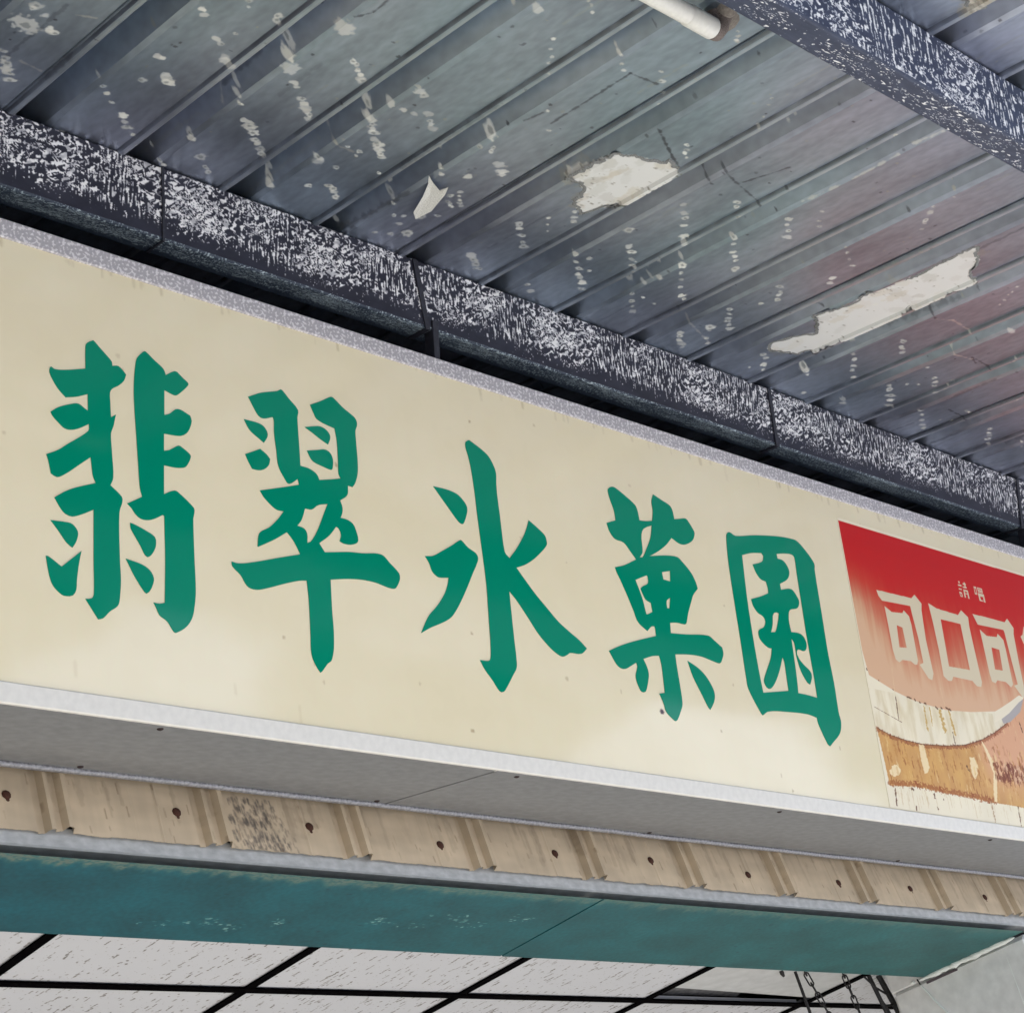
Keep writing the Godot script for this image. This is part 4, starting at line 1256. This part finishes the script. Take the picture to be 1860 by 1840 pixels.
	for l in marks.patches:
		var edge := PackedVector2Array()
		for v in points(l):
			edge.append(v * 500.0)
		edge = ragged(edge, 4.0, curl)
		var turn := -1.0 if Geometry2D.is_polygon_clockwise(edge) else 1.0
		st = begin()
		for i in edge.size():
			var v := []
			for j in [i, i + 1]:
				var a: Vector2 = edge[(j - 1 + edge.size()) % edge.size()]
				var b: Vector2 = edge[j % edge.size()]
				var c: Vector2 = edge[(j + 1) % edge.size()]
				var out := Vector2((c - a).y, -(c - a).x).normalized() * turn / 500.0
				var lift := 0.0005 + 0.006 * maxf(0.0, curl.get_noise_2d(b.x * 0.02, b.y * 0.02) + 0.1)
				b /= 500.0
				v.append([Vector3(b.x + out.x * 2.0, -0.0002, b.y + out.y * 2.0), Vector3(b.x + out.x * 0.4, -lift * 0.7, b.y + out.y * 0.4), Vector3(b.x - out.x * 1.6, -lift, b.y - out.y * 1.6)])
			for k in 2:
				quad(st, v[0][k], v[1][k], v[1][k + 1], v[0][k + 1], Vector3.DOWN)
		part("peeling_edge", done(st), film_m, roof)
	var ring := points(marks.flap)
	st = begin()
	var mid := Vector2.ZERO
	for v in ring:
		mid += v / ring.size()
	for i in ring.size():
		var a := ring[i]
		var b := ring[(i + 1) % ring.size()]
		var ha := -0.004 - 0.016 * clampf((a.x - mid.x) * 14.0 + 0.4, 0, 1)
		var hb := -0.004 - 0.016 * clampf((b.x - mid.x) * 14.0 + 0.4, 0, 1)
		tri(st, Vector3(a.x, ha, a.y), Vector3(b.x, hb, b.y), Vector3(mid.x, -0.006, mid.y), Vector3.DOWN)
	part("peeling_flake", done(st), grain(Color(0.92, 0.92, 0.90), 0.8, Vector3(30, 30, 30), 16, 0.75), roof, "curled flake of pale paint")

	purlin("channel_beam", "dark channel beam thick with white flecks, just above the cream shop sign", 0.0, 0.148, 0.058, web_m, under_m)
	purlin("channel_beam", "dark channel beam at the top right corner, beside the white pipe end", 1.113, 0.125, 0.060, hazy_web_m, hazy_under_m)

	var straps := [
		[1.640, 1.642, 0.005, "narrow dark strap on the flecked beam, above the first green character", false],
		[2.231, 2.256, 0.012, "dark strap on the flecked beam with a bracket reaching down to the sign", true],
		[3.338, 3.345, 0.011, "dark strap on the flecked beam above the fourth and fifth green characters", false],
		[4.412, 4.398, 0.012, "dark strap at the right end of the flecked beam, above the red print", true]]
	for s in straps:
		var t := thing("hanger_strap", s[3], "strap", Vector3(s[0], 3.885, 0.165), SLOPE, "flat straps round the flecked beam")
		var lean: float = s[1] - s[0]
		var half: float = s[2] / 2
		st = begin()
		plate(st, PackedVector2Array([Vector2(-half, -0.004), Vector2(half, -0.004), Vector2(half + lean, -0.15), Vector2(-half + lean, -0.15)]), [], 0.0005, 0.0035)
		part("face", done(st), strap_m, t)
		st = begin()
		box(st, Vector3(lean - half, -0.1515, -0.053), Vector3(lean + half, -0.1485, 0.0035), 0.0006)
		part("foot", done(st), strap_m, t)
		if s[4]:
			st = begin()
			box(st, Vector3(lean + 0.012, -0.245, -0.022), Vector3(lean + 0.027, -0.1275, 0.0045), 0.001)
			part("bracket", done(st), strap_m, t)

	# ---------- the shop sign ----------
	var sign_ := thing("shop_sign", "long cream box sign with five large green characters, leaning out over the shopfront", "shop sign", Vector3(0, 2.886, 0.004), TILT)
	var panel_m := mat(Color.WHITE, 0.07, 0.0, panel_picture())
	st = begin()
	var n := 40
	for k in n:
		var xa := lerpf(X0, X1, k / float(n))
		var xb := lerpf(X0, X1, (k + 1) / float(n))
		quad(st, Vector3(xa, 0, 0), Vector3(xb, 0, 0), Vector3(xb, 0.752, 0), Vector3(xa, 0.752, 0), Vector3.BACK, Vector2((xa - 1) / 4.2, 1), Vector2((xb - 1) / 4.2, 1), Vector2((xb - 1) / 4.2, 0), Vector2((xa - 1) / 4.2, 0))
	quad(st, Vector3(X0, 0, -0.005), Vector3(X1, 0, -0.005), Vector3(X1, 0.752, -0.005), Vector3(X0, 0.752, -0.005), Vector3.FORWARD)
	part("sign_panel", done(st), panel_m, sign_)
	st = begin()
	box(st, Vector3(X0, 0.7505, -0.03), Vector3(X1, 0.786, 0.004), 0.002)
	part("frame", done(st), frame_m, sign_)
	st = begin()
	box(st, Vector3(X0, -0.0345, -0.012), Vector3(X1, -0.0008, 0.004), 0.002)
	part("frame_001", done(st), lit_rail_m, sign_)
	st = begin()
	box(st, Vector3(X0, -0.031, -0.27), Vector3(X1, 0.785, -0.032), 0.002)
	part("sign_box", done(st), wall_m, sign_)
	var letter_m := mat(Color(0.0, 0.50, 0.39), 0.08)
	letter_m.metallic_specular = 0.3
	for strokes in lettering():
		st = begin()
		for s in strokes:
			plate(st, s[0], s[1], -0.001, 0.0012)
		part("character", done(st), letter_m, sign_)
	var sheet := [PackedVector2Array([Vector2(X0, -0.003), Vector2(2.3040, -0.003), Vector2(2.2574, -0.262), Vector2(X0, -0.262)]), PackedVector2Array([Vector2(2.3076, -0.003), Vector2(X1, -0.003), Vector2(X1, -0.268), Vector2(2.2610, -0.262)])]
	for k in 2:
		st = begin()
		plate(st, sheet[k], [], 0.0, 0.0015)
		var o := part("bottom_sheet", done(st), zinc_m, sign_)
		o.rotation.x = PI / 2
		o.position = Vector3(0, -0.0335 - 0.0004 * k, 0)
	for q in [[0.86, -0.018], [1.6003, -0.0175], [2.3692, -0.0185], [3.1306, -0.0195], [3.9218, -0.02], [4.70, -0.02], [1.5979, -0.250], [2.2297, -0.2535], [2.9819, -0.257], [3.8756, -0.257]]:
		st = begin()
		dome(st, Vector3(q[0], -0.0348, q[1]), Vector3.DOWN, 0.0058, 0.0032)
		part("rivet", done(st), rivet_m, sign_)
	st = begin()
	var line := []
	var wob := noise(90, 2)
	for k in 80:
		var x := lerpf(X0, X1, k / 79.0)
		line.append(Vector3(x, -0.037 + 0.0012 * wob.get_noise_1d(x * 5), -0.267 - 0.006 * clampf((x - 1.3) / 3.0, 0, 1.5) + 0.0015 * wob.get_noise_1d(x * 4 + 50)))
	tube(st, line, 0.0062, 10)
	part("rolled_edge", done(st), lip_m, sign_)
	# the pasted advert at its right
	st = begin()
	quad(st, Vector3(3.505, 0.0015, 0.0008), Vector3(4.755, 0.0015, 0.0008), Vector3(4.755, 0.7045, 0.0008), Vector3(3.505, 0.7045, 0.0008), Vector3.BACK, Vector2(0, 0.7030 / 0.7056), Vector2(1, 0.7030 / 0.7056), Vector2(1, 0), Vector2(0, 0))
	for e in [[Vector3(3.505, 0.0015, 0), Vector3(3.505, 0.7045, 0), Vector3.LEFT], [Vector3(3.505, 0.7045, 0), Vector3(4.755, 0.7045, 0), Vector3.UP]]:
		quad(st, e[0], e[1], e[1] + Vector3(0, 0, 0.0008), e[0] + Vector3(0, 0, 0.0008), e[2])
	var advert_m := mat(Color.WHITE, 0.3, 0.0, advert_picture())
	advert_m.metallic_specular = 0.25
	part("advert_panel", done(st), advert_m, sign_, "faded red advert with cream characters, rust stained at the foot")

	# ---------- the corrugated fascia under the sign ----------
	var fascia := thing("corrugated_fascia", "narrow strip of beige ribbed sheet with rusty screws under the sign", "cladding", Vector3(0, 2.9186, -0.2958), -LEAN)
	var fp := []
	for i in range(-8, 17):
		var x := 1.592 + 0.3098 * i
		for q in [[-0.224, 0.0], [-0.190, 0.0008], [-0.186, 0.0], [-0.142, 0.0], [-0.138, 0.0014], [-0.134, 0.0], [-0.067, 0.0], [-0.064, -0.005], [-0.052, -0.004], [-0.047, 0.011], [-0.040, 0.012], [-0.037, 0.004], [-0.025, 0.006], [-0.020, 0.020], [-0.012, 0.021], [-0.003, 0.001]]:
			fp.append(Vector2(x + q[0], q[1]))
	st = begin()
	var rag := noise(91, 3)
	for i in fp.size() - 1:
		var a: Vector2 = fp[i]
		var b: Vector2 = fp[i + 1]
		var parts := maxi(1, int((b.x - a.x) / 0.012))
		for k in parts:
			var p := a.lerp(b, k / float(parts))
			var q := a.lerp(b, (k + 1) / float(parts))
			var la := -0.1325 + 0.0030 * rag.get_noise_1d(p.x * 26.0) - 0.0003 * p.x
			var lb := -0.1325 + 0.0030 * rag.get_noise_1d(q.x * 26.0) - 0.0003 * q.x
			quad(st, Vector3(p.x, 0.0, p.y), Vector3(q.x, 0.0, q.y), Vector3(q.x, lb, q.y), Vector3(p.x, la, p.y), Vector3.BACK, Vector2((p.x - 1.3) / 3.2, 0.0), Vector2((q.x - 1.3) / 3.2, 0.0), Vector2((q.x - 1.3) / 3.2, -lb / 0.135), Vector2((p.x - 1.3) / 3.2, -la / 0.135))
			quad(st, Vector3(p.x, la, p.y), Vector3(q.x, lb, q.y), Vector3(q.x, lb, q.y - 0.0012), Vector3(p.x, la, p.y - 0.0012), Vector3.DOWN, Vector2(0.2, 0.2), Vector2(0.21, 0.2), Vector2(0.21, 0.2), Vector2(0.2, 0.2))
	part("ribbed_sheet", done(st), mat(Color.WHITE, 0.6, 0.0, fascia_picture()), fascia)
	var rr := RandomNumberGenerator.new()
	rr.seed = 77
	for q in [[0.856, 0.06], [1.162, 0.06], [1.468, 0.060], [1.788, 0.061], [2.070, 0.064], [2.378, 0.076], [2.687, 0.070], [2.974, 0.064], [3.286, 0.077], [3.615, 0.075], [3.902, 0.072], [4.223, 0.076], [4.53, 0.074]]:
		st = begin()
		dome(st, Vector3(q[0] * 1.008, -q[1] - 0.010, 0.0002), Vector3.BACK, rr.randf_range(0.0078, 0.0092), 0.0035, 9)
		dome(st, Vector3(q[0] * 1.008 + 0.001, -q[1] - 0.010 - rr.randf_range(0.007, 0.011), 0.0001), Vector3.BACK, rr.randf_range(0.002, 0.0045), 0.0008, 7)
		part("rusty_screw", done(st), rust_m, fascia)

	st = begin()
	box(st, Vector3(X0, 2.7640, -0.330), Vector3(X1, 2.802, -0.286), 0.003)
	tag(part("steel_tube", done(st), tube_m, self), "pale grey steel tube just below the ragged edge of the beige strip", "steel tube")
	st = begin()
	box(st, Vector3(X0, 2.7475, -0.50), Vector3(X1, 2.83, -0.335), 0.001)  # black backing added so that the gap reads as deep shade
	tag(part("gap_shade_board", done(st), dark_m, self), "added black board standing in for the shade in the gap between the grey tube and the teal beam", "board")

	# ---------- the teal boards ----------
	var teal := thing("teal_soffit", "teal painted beam underside of two boards with a mouldy front edge", "soffit", Vector3(0, 2.74, -0.2665))
	var teal_m := mat(Color.WHITE, 0.55, 0.0, teal_picture())
	for q in [[X0, 2.797], [2.803, 4.356]]:
		st = begin()
		var za := -0.317
		var zb := -0.337
		var ua: float = (q[0] - 1.3) / 3.2
		var ub: float = (q[1] - 1.3) / 3.2
		var back_a: float = -0.3145 - 0.0075 * (q[0] - 1.6)
		var back_b: float = -0.3145 - 0.0075 * (q[1] - 1.6)
		quad(st, Vector3(q[0], 0, 0), Vector3(q[1], 0, 0), Vector3(q[1], 0, back_b), Vector3(q[0], 0, back_a), Vector3.DOWN, Vector2(ua, 0), Vector2(ub, 0), Vector2(ub, -back_b / 0.34), Vector2(ua, -back_a / 0.34))
		quad(st, Vector3(q[0], 0, 0), Vector3(q[1], 0, 0), Vector3(q[1], 0.006, -0.016), Vector3(q[0], 0.006, -0.016), Vector3.BACK, Vector2(ua, 0), Vector2(ub, 0), Vector2(ub, 0.01), Vector2(ua, 0.01))
		quad(st, Vector3(q[0], 0, back_a), Vector3(q[1], 0, back_b), Vector3(q[1], 0.006, back_b), Vector3(q[0], 0.006, back_a), Vector3.FORWARD, Vector2(ua, 0.9), Vector2(ub, 0.9), Vector2(ub, 0.9), Vector2(ua, 0.9))
		for s in [[q[0], back_a, Vector3.LEFT], [q[1], back_b, Vector3.RIGHT]]:
			quad(st, Vector3(s[0], 0, 0), Vector3(s[0], 0, s[1]), Vector3(s[0], 0.006, s[1]), Vector3(s[0], 0.006, -0.016), s[2], Vector2(ua, 0.5), Vector2(ua, 0.5), Vector2(ua, 0.5), Vector2(ua, 0.5))
		quad(st, Vector3(q[0], 0.006, -0.016), Vector3(q[1], 0.006, -0.016), Vector3(q[1], 0.006, back_b), Vector3(q[0], 0.006, back_a), Vector3.UP)
		part("board", done(st), teal_m, teal)

	# ---------- the plastered pier at the right ----------
	var pier := thing("plaster_pier", "white plastered pier end at the bottom right, under the end of the teal beam", "pier", Vector3(4.36, 0, -0.345))
	st = begin()
	box(st, Vector3(0, 0, -0.375), Vector3(0.6, 2.7385, 0.076), 0.014)
	part("shaft", done(st), plaster_m, pier)
	st = begin()
	box(st, Vector3(0.001, 2.735, -0.374), Vector3(0.6, 2.7975, -0.262), 0.003)
	part("upper_block", done(st), plaster_m, pier)
	st = begin()
	tube(st, [Vector3(0.0008, 2.70, 0.002), Vector3(0.0008, 2.5, 0.004), Vector3(0.0008, 2.2, 0.002)], [0.001, 0.0024, 0.002], 6)
	part("plaster_ridge", done(st), sealant_m, pier)
	st = begin()
	var bead := []
	var radii := []
	for k in 30:
		var t := k / 29.0
		bead.append(Vector3(-0.003, 2.737 - 0.002 * wob.get_noise_1d(t * 9), lerpf(-0.272, 0.045, t)))
		radii.append((0.0078 + 0.0034 * wob.get_noise_1d(t * 14 + 9)) * sqrt(minf(1.0, minf(t, 1 - t) * 6.0 + 0.04)))
	tube(st, bead, radii, 9)
	part("sealant_bead", done(st), sealant_m, pier, "lumpy white sealant bead along the teal board")
	st = begin()
	box(st, Vector3(-0.0010, 2.7205, -0.255), Vector3(0.004, 2.7275, -0.150), 0.0008)
	part("painted_joint_shade", done(st), mat(Color(0.34, 0.30, 0.32), 0.9), pier)  # dark strip painted as the shade of the crack under the bead
	st = begin()
	tube(st, [Vector3(-0.006, 2.738, -0.296), Vector3(-0.006, 2.738, -0.288)], [0.005, 0.004], 8)
	part("sealant_dab", done(st), sealant_m, pier)
	st = begin()
	tube(st, [Vector3(-0.0015, 2.742, -0.279), Vector3(-0.0015, 2.7244, -0.274)], 0.0022, 7)
	part("dark_plug", done(st), iron_m, pier)
	st = begin()
	tube(st, [Vector3(-0.0015, 2.7244, -0.274), Vector3(-0.0015, 2.7072, -0.265), Vector3(-0.0015, 2.668, -0.244), Vector3(-0.0015, 2.629, -0.221), Vector3(-0.0015, 2.50, -0.15), Vector3(-0.0015, 2.3, -0.06)], 0.0026, 7)
	tag(part("white_wire", done(st), sealant_m, self), "thin white wire slanting down the plastered pier", "wire").position = pier.position

	# ---------- ironwork hanging behind the teal boards ----------
	chain("slanting black chain behind the teal beam, next to the thin black rod", Vector3(4.046, 2.815, -0.75), Vector3(4.16, 2.55, -0.75), iron_m, 0.5)
	chain("straighter black chain behind the teal beam, nearer the folded gate", Vector3(4.215, 2.815, -0.75), Vector3(4.262, 2.55, -0.75), iron_m, 0.4)
	st = begin()
	tube(st, [Vector3(4.011, 2.81, -0.75), Vector3(4.0225, 2.69, -0.75), Vector3(4.037, 2.5, -0.75)], 0.0042, 8)
	tag(part("hanging_rod", done(st), iron_m, self), "thin straight black rod hanging left of the two chains", "rod")
	st = begin()
	tube(st, [Vector3(3.952, 2.806, -0.75), Vector3(3.955, 2.794, -0.75), Vector3(3.959, 2.785, -0.75)], [0.004, 0.0062, 0.003], 8)
	tag(part("hook_knob", done(st), iron_m, self), "small black knob peeping from under the teal beam, left of the rod", "knob")
	var gate := thing("folding_gate", "black folded lattice gate standing against the white pier", "gate", Vector3(4.33, 2.79, -0.75))
	for q in [[0.0, 0.03, -0.10], [0.0455, 0.078, -0.075]]:
		st = begin()
		tube(st, [Vector3(q[0], 0.01, 0), Vector3(q[1], q[2], 0.0), Vector3(q[1] + 0.03, q[2] - 0.1, 0.0)], 0.0062 if q[0] < 0.01 else 0.0085, 6)
		part("upright", done(st), iron_m, gate)
	for q in [[-0.03, 0.004, 0.012, -0.028], [0.012, -0.028, 0.052, -0.045], [0.022, -0.078, 0.076, -0.072], [0.018, -0.06, 0.045, -0.11]]:
		st = begin()
		tube(st, [Vector3(q[0], q[1], 0.004), Vector3(q[2], q[3], 0.004)], 0.003, 6)
		part("lattice_bar", done(st), iron_m, gate)

	# ---------- the plastic pipe at the top ----------
	var pipe := thing("plastic_pipe", "white plastic pipe end with a coupling, running under the canopy roof at the top", "pipe", Vector3(0, 3.885, 0.165), SLOPE)
	var white_m := grain(Color(0.93, 0.93, 0.91), 0.4, Vector3(8, 8, 8), 17, 0.93)
	st = begin()
	tube(st, [Vector3(0.9, -0.032, 0.928), Vector3(2.018, -0.032, 0.923)], 0.0165, 20)
	part("pipe", done(st), white_m, pipe)
	st = begin()
	tube(st, [Vector3(2.014, -0.032, 0.923), Vector3(2.016, -0.032, 0.923), Vector3(2.074, -0.032, 0.922), Vector3(2.077, -0.032, 0.922)], [0.0165, 0.0182, 0.0182, 0.0165], 20)
	part("coupling", done(st), white_m, pipe)
	st = begin()
	tube(st, [Vector3(2.076, -0.032, 0.922), Vector3(2.084, -0.031, 0.922), Vector3(2.089, -0.024, 0.922), Vector3(2.092, -0.008, 0.922), Vector3(2.096, 0.004, 0.922)], [0.0172, 0.0182, 0.019, 0.021, 0.03], 16)
	part("rusty_collar", done(st), grain(Color(0.62, 0.57, 0.55), 0.9, Vector3(30, 30, 30), 18, 0.5), pipe)
	st = begin()
	dome(st, Vector3(2.108, 0.0, 0.918), Vector3.DOWN, 0.030, 0.013, 14)
	dome(st, Vector3(2.090, 0.0, 0.946), Vector3.DOWN, 0.018, 0.016, 12)
	part("sealant_patch", done(st), grain(Color(0.60, 0.57, 0.54), 0.9, Vector3(14, 14, 14), 19, 0.7, 0.2), pipe)
